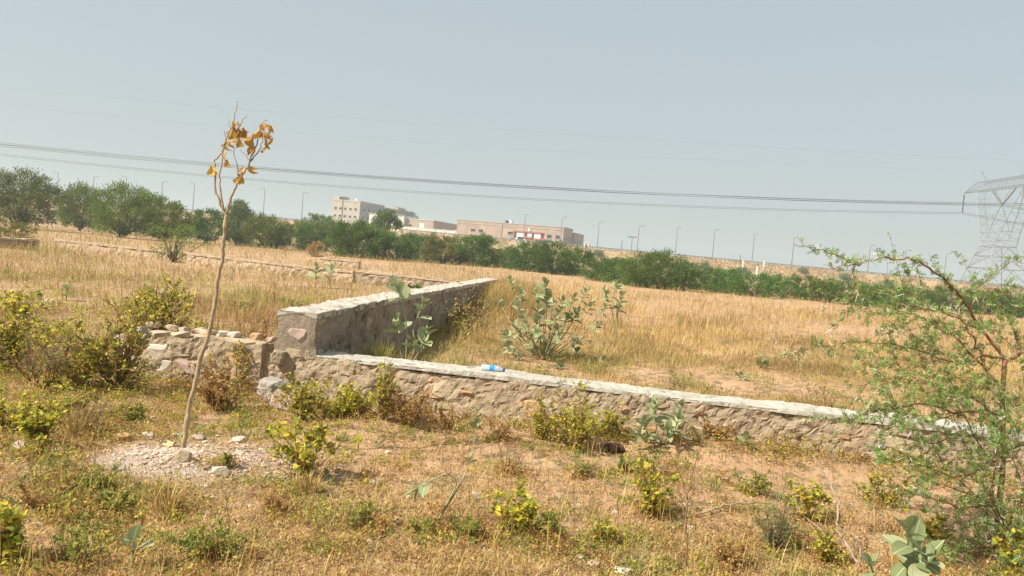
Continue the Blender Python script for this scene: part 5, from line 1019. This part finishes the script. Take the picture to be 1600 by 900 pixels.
# posts
def post(name, label, px, y0, y1, Y, r, mat, cat='post'):
    p = at(px, y1, Y); t = at(px + (y1 - y0) * 0.087, y0, Y); gz0 = float(ez(np.array(p[0]), np.array(Y))) if Y > EY0 else float(gz(p[0], Y)); z0 = min(gz0, p[2]); h = t[2] - z0
    root = thing(name, label, cat, (p[0], Y, z0)); MB().box((-r, -r, -0.1), (r, r, h)).build('shaft', mat, root); MB().box((-r * 1.25, -r * 1.25, h), (r * 1.25, r * 1.25, h + r * 0.9)).build('cap', mat, root); return root
post('white_post', 'white concrete post highest on the slope by the small shrub', 1160, 407, 421, 262, 0.20, 'white_paint')
post('white_post', 'white concrete post lowest of the three, in front of the bushes', 1181, 417, 440, 200, 0.18, 'white_paint')
post('white_post', 'white concrete post right of the other two on the road edge', 1193, 408, 419, 266, 0.20, 'white_paint')
post('marker_post', 'dark short roadside marker post between brick building and mast', 971, 377, 389, 272, 0.16, 'lamp_grey')
post('wooden_pole', 'brown wooden pole between dense tree group and sapling', 290, 326, 352, 258, 0.16, 'bark_pale', 'pole')
post('marker_post', 'dark thin roadside post left of the highest white post', 1156, 399, 408, 272, 0.13, 'lamp_grey')

def opening_wall(L, H, T, ops, cut=None):
    """wall in local x (0..L), y thickness (0..T), z (0..H) with rectangular openings"""
    xs = sorted({0, L, *[o[0] for o in ops], *[o[1] for o in ops]}); zs = sorted({0, H, *[o[2] for o in ops], *[o[3] for o in ops]}); m = MB()
    for a, c in zip(xs[:-1], xs[1:]):
        z0 = None
        for e, f in zip(zs[:-1], zs[1:]):
            mx, mz = (a + c) / 2, (e + f) / 2; hole = any(o[0] < mx < o[1] and o[2] < mz < o[3] for o in ops)
            if not hole: m.box((a, 0, e), (c, T, f))
    return m
def window(root, o, T, pane='window_dark', frame='plaster_grey', name='window', sill=True, face=0.0, yflip=1):
    x0, x1, z0, z1 = o; m = MB(); t = 0.09
    m.box((x0, T * 0.35, z0), (x0 + t, T * 0.6, z1)); m.box((x1 - t, T * 0.35, z0), (x1, T * 0.6, z1)); m.box((x0 + t, T * 0.35, z0), (x1 - t, T * 0.6, z0 + t)); m.box((x0 + t, T * 0.35, z1 - t), (x1 - t, T * 0.6, z1))
    w = m.build(name, frame, root); MB().box((x0 + t, T * 0.45, z0 + t), (x1 - t, T * 0.55, z1 - t)).build('pane', pane, w)
    if sill: MB().box((x0 - 0.12, -0.12, z0 - 0.12), (x1 + 0.12, 0.02, z0 - 0.01)).build('sill', frame, w)
def side_window(root, x, T, y0, y1, z0, z1, pane='window_dark'):
    w = MB().box((x - 0.02, y0, z0), (x + 0.05, y1, z1)).build('window', 'plaster_grey', root); MB().box((x + 0.05, y0 + 0.1, z0 + 0.1), (x + 0.08, y1 - 0.1, z1 - 0.1)).build('pane', pane, w)
TH = R(-18)
def bframe(px, Y, rot=TH):
    p = at(px, 400, Y); return (p[0], Y, topz(p[0])), rot
def px2m(Y): return Y / FPX
# tall three-storey building
loc, rz = bframe(513.5, 306)
tb = thing('apartment_building', 'pale cream three-storey building with small windows and shaded long side', 'building', loc, None, rz)
Lf, Hh = 12.3, 10.3; ops = []
for r_, z in enumerate((4.0, 7.0)):
    for c_, x in enumerate((0.9, 3.1, 5.3, 7.6, 9.9)): ops.append((x, x + 1.15, z, z + 0.85))
ops += [(6.9, 8.1, 0.6, 1.7), (9.9, 11.0, 0.6, 1.7)]
opening_wall(Lf, Hh, 0.4, ops).build('front_wall', 'plaster_cream', tb)
for o_ in ops: window(tb, o_, 0.4, 'window_dark', 'plaster_cream')
MB().box((Lf - 0.4, 0.4, 0), (Lf, 20, Hh)).box((0, 0.4, 0), (0.4, 20, Hh)).box((0.4, 19.6, 0), (Lf - 0.4, 20, Hh)).build('side_wall', 'plaster_grey', tb)  # grey instead of cream: the long side's shade is put into the colour
MB().box((0.4, 0.4, Hh - 0.5), (Lf - 0.4, 19.6, Hh - 0.25)).build('roof', 'plaster_grey', tb)
MB().box((-0.12, -0.12, Hh), (Lf + 0.12, 0.4, Hh + 0.55)).box((Lf - 0.28, 0.4, Hh), (Lf + 0.12, 20, Hh + 0.55)).build('parapet', 'plaster_cream', tb)
MB().box((-0.1, -0.1, Hh + 0.55), (4.4, 5.0, Hh + 1.9)).build('stair_head', 'plaster_cream', tb); MB().box((3.0, -0.16, Hh + 0.7), (4.3, -0.1, Hh + 1.7)).build('stair_opening_shade', 'window_dark', tb)  # dark slab on the stair head face, an opening's shade painted as colour
MB().tube([(4.6, -0.12, 0), (4.6, -0.12, Hh + 1.0)], 0.11, 6).build('downpipe', 'maroon', tb)
for i, y in enumerate((2.5, 6.5, 10.5, 14.5)):
    for z in (4.0, 7.0): side_window(tb, Lf, 0.4, y, y + 1.3, z, z + 1.1)
MB().tube([(7.5, 6, Hh), (7.5, 6, Hh + 1.7)], 0.75, 10).build('water_tank', 'white_paint', tb)
# rear wing of it: greyer, glazed, stepping down
loc2 = np.array(loc); c, s = math.cos(rz), math.sin(rz)
def sub(dx, dy): return (loc[0] + c * dx - s * dy, loc[1] + s * dx + c * dy, loc[2])
rw = thing('rear_wing', 'hazy grey-green glazed wing behind the pale tall building', 'building', sub(-3, 20.3), None, rz)
MB().box((0, 0, 0), (15.0, 26, 9.6)).build('wall', 'plaster_grey', rw)
MB().box((-0.2, -0.2, 9.6), (15.25, 26.2, 10.1)).build('roof', 'plaster_grey', rw)
for k in range(6):
    for z in (1.0, 4.1, 7.0):
        w = MB().box((15.0, 1.5 + k * 4.1, z), (15.08, 4.4 + k * 4.1, z + 1.9)).build('window', 'plaster_grey', rw); MB().box((15.08, 1.65 + k * 4.1, z + 0.15), (15.12, 4.25 + k * 4.1, z + 1.75)).build('pane', 'window_blue', w)
MB().box((15.0, 0, 6.2), (16.4, 26, 6.45)).build('balcony_slab', 'white_wall', rw)
MB().box((9, 14, 10.1), (14.6, 20, 11.2)).build('roof_cabin', 'plaster_pink', rw)
# glazed shed
loc, rz = bframe(572, 300)
gs = thing('glazed_shed', 'white shed with dark glazed bays between tall building and warehouse', 'building', loc, None, rz)
ops = [(1.0, 3.4, 1.5, 4.4), (11.6, 14.2, 1.0, 4.6)]
opening_wall(15, 6.4, 0.3, ops).build('front_wall', 'white_wall', gs)
for o_ in ops: window(gs, o_, 0.3, 'window_blue', 'white_paint', sill=False)
MB().box((0, 0.3, 0), (0.3, 11, 6.4)).box((14.7, 0.3, 0), (15, 11, 6.4)).box((0.3, 10.7, 0), (14.7, 11, 6.4)).build('side_wall', 'white_wall', gs)
MB().add([(-0.3, -0.3, 6.4), (15.3, -0.3, 5.6), (15.3, 11.3, 5.6), (-0.3, 11.3, 6.4), (-0.3, -0.3, 6.65), (15.3, -0.3, 6.6), (15.3, 11.3, 6.6), (-0.3, 11.3, 6.65)], [(0, 3, 2, 1), (4, 5, 6, 7), (0, 1, 5, 4), (1, 2, 6, 5), (2, 3, 7, 6), (3, 0, 4, 7)]); 
m = MB(); m.box((-0.3, -0.3, 6.4), (15.3, 11.3, 6.62)); m.build('roof', 'plaster_grey', gs)
# pink warehouse
loc, rz = bframe(627, 297)
wh = thing('warehouse', 'low pink warehouse with a white shutter and a long dark shaded side', 'building', loc, None, rz)
ops = [(2.0, 3.4, 2.6, 3.4), (6.3, 8.5, 1.8, 4.4)]
opening_wall(12.4, 5.4, 0.3, ops).build('front_wall', 'plaster_pink', wh); window(wh, ops[0], 0.3); window(wh, ops[1], 0.3, 'white_paint', 'white_paint', 'shutter', False)
MB().box((12.1, 0.3, 0), (12.4, 26, 5.4)).box((0, 0.3, 0), (0.3, 26, 5.4)).box((0.3, 25.7, 0), (12.1, 26, 5.4)).build('side_wall', 'plaster_pink', wh)
MB().box((-0.15, -0.15, 5.4), (12.55, 26.2, 5.62)).build('roof', 'white_wall', wh)
# white compound wall
loc, rz = bframe(600, 292)
cw = thing('compound_wall', 'long white compound wall before the pink warehouse', 'wall', loc, None, rz)
MB().box((0, 0, 0), (29, 0.3, 2.0)).build('wall_panel', 'white_wall', cw); MB().box((-0.1, -0.08, 2.0), (29.1, 0.38, 2.14)).build('coping', 'white_wall', cw)
for k in range(8): MB().box((k * 4.0, -0.12, 0), (k * 4.0 + 0.45, 0.0, 2.3)).build('pier', 'white_wall', cw)
# long brick building
loc, rz = bframe(710, 300)
lb = thing('brick_building', 'long low pinkish brick building with a red and white shop front', 'building', loc, None, rz)
Lb = 46.0; Hb = 6.9; ops = [(6.3, 8.3, 2.9, 3.9), (9.8, 11.8, 2.9, 3.9), (22.6, 24.8, 2.9, 3.9), (25.2, 38.0, 0.3, 4.1), (39.2, 41.2, 2.6, 3.9), (42.8, 44.6, 2.6, 3.9)]
opening_wall(Lb, Hb, 0.4, ops).build('front_wall', 'brick_pink', lb)
for o_ in ops[:3] + ops[4:]: window(lb, o_, 0.4, 'window_dark', 'plaster_grey')
MB().box((Lb - 0.4, 0.4, 0), (Lb, 14, Hb)).box((0, 0.4, 0), (0.4, 14, Hb)).box((0.4, 13.6, 0), (Lb - 0.4, 14, Hb)).build('side_wall', 'plaster_pink', lb)
MB().box((0.4, 0.4, Hb - 0.6), (Lb - 0.4, 13.6, Hb - 0.3)).build('roof', 'plaster_grey', lb)
MB().box((-0.1, -0.12, Hb - 1.05), (Lb + 0.1, -0.0, Hb - 0.85)).build('string_course', 'plaster_cream', lb); MB().box((-0.15, -0.15, Hb), (Lb + 0.15, 0.45, Hb + 0.28)).box((Lb - 0.45, 0.45, Hb), (Lb + 0.15, 14, Hb + 0.28)).build('parapet', 'plaster_cream', lb)
sf = MB().box((25.2, 0.12, 0.3), (38.0, 0.3, 4.1)).build('shop_front', 'white_paint', lb)
MB().box((25.0, -0.22, 4.1), (38.2, -0.02, 4.45)).build('fascia', 'red_paint', sf)
for x, w in ((25.3, 1.0), (29.7, 1.2), (32.8, 0.9), (36.6, 1.3)): MB().box((x, 0.04, 1.6), (x + w, 0.12, 4.0)).build('door', 'maroon', sf)
for x0, x1, z in ((29.6, 33.4, 2.0), (33.9, 38.6, 1.6)): MB().add([(x0, 0.1, z + 0.5), (x1, 0.1, z + 0.5), (x1, -1.8, z), (x0, -1.8, z), (x0, 0.1, z + 0.62), (x1, 0.1, z + 0.62), (x1, -1.8, z + 0.12), (x0, -1.8, z + 0.12)], [(0, 1, 2, 3), (7, 6, 5, 4), (0, 4, 5, 1), (1, 5, 6, 2), (2, 6, 7, 3), (3, 7, 4, 0)])
for x0, x1, z in ((29.6, 33.4, 2.0), (33.9, 38.6, 1.6)):
    m = MB(); m.add([(x0, 0.1, z + 0.5), (x1, 0.1, z + 0.5), (x1, -1.8, z), (x0, -1.8, z), (x0, 0.1, z + 0.62), (x1, 0.1, z + 0.62), (x1, -1.8, z + 0.12), (x0, -1.8, z + 0.12)], [(0, 1, 2, 3), (7, 6, 5, 4), (0, 4, 5, 1), (1, 5, 6, 2), (2, 6, 7, 3), (3, 7, 4, 0)]); m.build('awning', 'red_paint', sf)
MB().box((31.2, -0.3, 4.6), (32.1, -0.2, 5.7)).build('sign_board', 'white_paint', lb)
MB().tube([(19.9, -0.15, 0), (19.9, -0.15, Hb)], 0.1, 5).build('downpipe', 'plaster_grey', lb)
MB().tube([(22.3, 4, Hb), (22.3, 4, Hb + 1.6)], 0.95, 12).build('water_tank', 'white_paint', lb); MB().tube([(20.4, 4, Hb), (20.4, 4, Hb + 1.3)], 0.8, 12).build('water_tank', 'rubber', lb)
for y in (1.6, 4.2, 6.8, 9.4, 11.6): side_window(lb, Lb, 0.4, y, y + 1.0, 2.4, 3.9)
lb.scale = (0.935, 1, 1); c, s = math.cos(rz), math.sin(rz)
ex = thing('rear_annex', 'lower shaded annex joined behind the brick building end', 'building', (loc[0] + c * 35.2 - s * 14.2, loc[1] + s * 35.2 + c * 14.2, loc[2]), None, rz)
MB().box((0, 0, 0), (8.6, 16, 5.6)).build('wall', 'plaster_pink', ex); MB().box((-0.1, -0.1, 5.6), (8.75, 16.1, 5.85)).build('roof', 'plaster_grey', ex)
for y in (2, 5, 8, 11): side_window(ex, 8.6, 0.3, y, y + 1.1, 2.0, 3.5)
# white kiosk
loc, rz = bframe(911, 292); ki = thing('kiosk', 'tiny white hut just past the brick building end', 'hut', loc, None, rz)
MB().box((0, 0, 0), (1.9, 1.9, 2.3)).build('wall', 'white_paint', ki); MB().box((-0.2, -0.2, 2.3), (2.1, 2.1, 2.5)).build('roof', 'white_paint', ki); MB().box((0.5, -0.05, 0.1), (1.3, -0.01, 1.9)).build('door', 'window_dark', ki)
# vehicles
def vehicle(name, label, px, Y, prof, cab, W, Lw, mat, rot=0.0):
    p = at(px, 380, Y); root = thing(name, label, 'car' if name == 'parked_car' else 'van', (p[0], Y, topz(p[0]) + 0.03), None, rot)
    def ext(pr, w, nm, mt, par, inset=0.0):
        pr = np.array(pr, float); n = len(pr); V = np.vstack([np.stack([pr[:, 0], np.full(n, -w / 2), pr[:, 1]], -1), np.stack([pr[:, 0], np.full(n, w / 2), pr[:, 1]], -1), [[pr[:, 0].mean(), -w / 2, pr[:, 1].mean()], [pr[:, 0].mean(), w / 2, pr[:, 1].mean()]]])
        q = [(i, (i + 1) % n, n + (i + 1) % n, n + i) for i in range(n)]; t = [(2 * n, (i + 1) % n, i) for i in range(n)] + [(2 * n + 1, n + i, n + (i + 1) % n) for i in range(n)]
        return obj(nm, np_mesh(nm, V, [np.array(q), np.array(t)], mt), par)
    ext(prof, W, 'body', mat, root); ext(cab, W * 0.9, 'cabin', mat, root)
    cb = np.array(cab); c0 = cb.mean(0); ext(c0 + (cb - c0) * np.array([0.86, 0.7]), W * 0.92, 'side_windows', 'window_dark', root)
    for x in Lw:
        for sd in (-1, 1):
            w = MB().tube([(x, sd * W * 0.40, 0.33), (x, sd * W * 0.51, 0.33)], 0.33, 12).build('wheel', 'rubber', root); MB().tube([(x, sd * W * 0.505, 0.33), (x, sd * W * 0.525, 0.33)], 0.19, 10).build('rim', 'steel', w)
vehicle('parked_car', 'white car parked before the shop front of the brick building', 802, 284.5, [(-2.1, 0.3), (2.1, 0.3), (2.15, 0.75), (1.0, 0.95), (-1.9, 0.98), (-2.15, 0.8)], [(-1.75, 0.95), (0.9, 0.93), (0.2, 1.45), (-1.3, 1.47)], 1.7, (-1.35, 1.35), 'white_paint')
vehicle('parked_van', 'white boxy van parked at the end of the shop front', 860.5, 284.5, [(-2.0, 0.3), (2.0, 0.3), (2.05, 0.9), (1.5, 1.1), (-2.0, 1.1)], [(-2.0, 1.1), (1.4, 1.1), (0.9, 1.95), (-1.95, 1.98)], 1.75, (-1.3, 1.3), 'white_paint')
vehicle('parked_van', 'dark small van parked right beside the white car', 813, 286.5, [(-1.3, 0.3), (1.3, 0.3), (1.35, 1.0), (1.1, 1.2), (-1.3, 1.2)], [(-1.3, 1.2), (1.05, 1.2), (0.8, 2.2), (-1.25, 2.25)], 1.7, (-0.85, 0.85), 'lamp_grey')

# ------------------------------------------------------------------ pylon and its lines
TX, TY = 134.0, 215.0; ARM = 19.0
def pylon():
    root = thing('transmission_tower', 'pale steel lattice pylon with V-shaped insulators behind the thorn tree', 'pylon', (TX, TY, 0))
    def bar(m, a, c, r=0.10): m.tube(np.array([a, c], float), r * 0.64, 4, False)
    hs = lambda z: 7.6 - (7.6 - 3.1) * min(z / 15.8, 1)            # half width
    lv = [0, 5.0, 9.6, 13.0, 15.8]; cor = [(-1, -1), (1, -1), (1, 1), (-1, 1)]
    for cx, cy_ in cor:
        m = MB(); bar(m, (cx * hs(0), cy_ * hs(0), -0.3), (cx * hs(15.8), cy_ * hs(15.8), 15.8), 0.17); m.build('leg', 'steel', root)
    for k in range(4):
        (ax, ay), (bx_, by) = cor[k], cor[(k + 1) % 4]; m = MB()
        for z0, z1 in zip(lv[:-1], lv[1:]):
            a0 = np.array([ax * hs(z0), ay * hs(z0), z0]); b_0 = np.array([bx_ * hs(z0), by * hs(z0), z0]); a1 = np.array([ax * hs(z1), ay * hs(z1), z1]); b_1 = np.array([bx_ * hs(z1), by * hs(z1), z1])
            mid1 = (a1 + b_1) / 2; bar(m, a0, mid1, 0.10); bar(m, b_0, mid1, 0.10); bar(m, a1, b_1, 0.10)
            for f in (0.33, 0.66): bar(m, a0 + (mid1 - a0) * f, a0 + (a1 - a0) * (f + 0.15), 0.035); bar(m, b_0 + (mid1 - b_0) * f, b_0 + (b_1 - b_0) * (f + 0.15), 0.035)
        m.build('bracing_panel', 'steel', root)
    # cat-head: two spreading frames, beam along y
    zb, zt = 32.2, 34.6; m0 = 3.1
    for sg in (-1, 1):
        m = MB()
        for sx in (-1, 1):
            o = [np.array([sx * (3.1 - 1.7 * t), sg * (3.1 + 7.6 * t), 15.8 + (zb - 15.8) * t]) for t in np.linspace(0, 1, 8)]
            i_ = [np.array([sx * 3.1 * (1 - t) ** 0.5 * 0.9 + sx * 1.2 * t ** 0.5, sg * (0.25 + 5.9 * max(0, (t - 0.25) / 0.75)), 16.0 + (zb - 16.0) * t]) for t in np.linspace(0, 1, 8)]
            for k in range(7):
                bar(m, o[k], o[k + 1], 0.15)
                if k > 0: bar(m, i_[k], i_[k + 1], 0.13)
                bar(m, o[k], i_[k + 1], 0.05); bar(m, o[k + 1], i_[k + 1], 0.04); 
                
        for t in np.linspace(0.1, 1, 7):
            y = sg * (3.1 + 7.6 * t); z = 15.8 + (zb - 15.8) * t; w = 3.1 - 1.7 * t; bar(m, (-w, y, z), (w, y, z), 0.07); t2 = max(0, t - 0.14); bar(m, (-w, y, z), (3.1 - 1.7 * t2, sg * (3.1 + 7.6 * t2), 15.8 + (zb - 15.8) * t2), 0.06)
        m.build('head_frame', 'steel', root)
    m = MB(); ysn = np.linspace(-10.7, 10.7, 15)
    for sx in (-1, 1):
        for a, c in zip(ysn[:-1], ysn[1:]):
            bar(m, (sx * 1.4, a, zb), (sx * 1.4, c, zb), 0.14); bar(m, (sx * 1.4, a, zt), (sx * 1.4, c, zt), 0.14); bar(m, (sx * 1.4, a, zb), (sx * 1.4, c, zt), 0.07); bar(m, (sx * 1.4, c, zb), (sx * 1.4, c, zt), 0.06)
    for a, c in zip(ysn[:-1], ysn[1:]): bar(m, (-1.4, a, zb), (1.4, c, zb), 0.06); bar(m, (1.4, a, zt), (-1.4, c, zt), 0.06)
    m.build('beam', 'steel', root)
    for sg in (-1, 1):
        m = MB(); tip = np.array([0, sg * ARM, zb + 0.1])
        for sx in (-1, 1):
            B0 = np.array([sx * 1.4, sg * 10.7, zb]); T0 = np.array([sx * 1.4, sg * 10.7, zt]); bar(m, B0, tip, 0.13); bar(m, T0, tip, 0.13)
            for f in (0.25, 0.5, 0.75): bar(m, B0 + (tip - B0) * f, T0 + (tip - T0) * (f - 0.2), 0.06)
        for f in (0.25, 0.5): bar(m, (1.4 * (1 - f), sg * (10.7 + 8.3 * f), zb), (-1.4 * (1 - f), sg * (10.7 + 8.3 * f), zb), 0.06)
        m.build('cross_arm', 'steel', root)
        m = MB(); pk = np.array([0, sg * 11.6, 38.2])
        for sx in (-1, 1):
            for yy in (9.2, 11.6): bar(m, (sx * 1.4, sg * min(yy, 10.7), zt), pk, 0.09)
        m.build('earth_peak', 'steel', root)
    def string(a, c):
        a = np.array(a, float); c = np.array(c, float); n = 17; P = np.array([a + (c - a) * k / (n - 1) for k in range(n)]); MB().tube(P, [0.10 if k % 2 else 0.24 for k in range(n)], 8).build('insulator', 'insulator', root)
    string((0, 4.9, 31.6), (0, 0.15, 27.6)); string((0, -4.9, 31.6), (0, -0.15, 27.6)); string((0, ARM, zb - 0.3), (0, ARM, 26.5)); string((0, -ARM, zb - 0.3), (0, -ARM, 26.5))
pylon()
def line(label, dy, zt, zv, r, seps, name='power_line', rv=None):
    root = thing(name, label, 'power line', (TX, TY + dy, 0)); a = (zt - zv) / 219.0 ** 2
    X = np.linspace(-305, 134, 90); z = zv + a * (X + 85) ** 2; X2 = np.linspace(134, 420, 40)[1:]; a2 = (zt - zv + 2.0) / 200.0 ** 2; z2 = zv - 2.0 + a2 * (X2 - 334) ** 2
    XX = np.concatenate([X, X2]); ZZ = np.concatenate([z, z2])
    for sy, sz in seps: MB().tube(np.stack([XX - TX, np.full_like(XX, sy), ZZ + sz], -1), r, 4, False).build('conductor', 'cable', root)
TWO = [(-0.23, 0.0), (0.23, 0.0), (-0.23, -0.42), (0.23, -0.42)]
line('lowest overhead conductor bundle, ending at the hanging insulator of the pylon arm', ARM, 26.5, 18.1, 0.027, TWO)
line('overhead conductor bundle running to the V-shaped insulator', 0, 27.6, 20.2, 0.027, TWO)
line('overhead conductor bundle crossing close beside the one to the V-shaped insulator', -ARM, 26.5, 18.2, 0.027, TWO)
line('faint thin earth wire, highest of all lines in the sky', -11.6, 38.2, 33.9, 0.010, [(0, 0)], 'earth_wire')
line('faint thin earth wire, second highest line in the sky', 11.6, 38.2, 32.2, 0.010, [(0, 0)], 'earth_wire')

# ------------------------------------------------------------------ haze
HAZE = 0.0007
if HAZE:
    m, n, l = new_mat('haze_air'); v = n.new('ShaderNodeVolumePrincipled'); v.inputs['Color'].default_value = (0.70, 0.85, 0.95, 1); v.inputs['Density'].default_value = HAZE; v.inputs['Anisotropy'].default_value = 0.2
    o = n.new('ShaderNodeOutputMaterial'); l.new(v.outputs[0], o.inputs['Volume'])
    hz = MB().box((-1200, -200, -3.0), (1200, 1420, 48.0)).build('haze', 'haze_air')
    tag(hz, 'thin pale dusty haze filling the air over the fields', 'haze', kind='stuff')
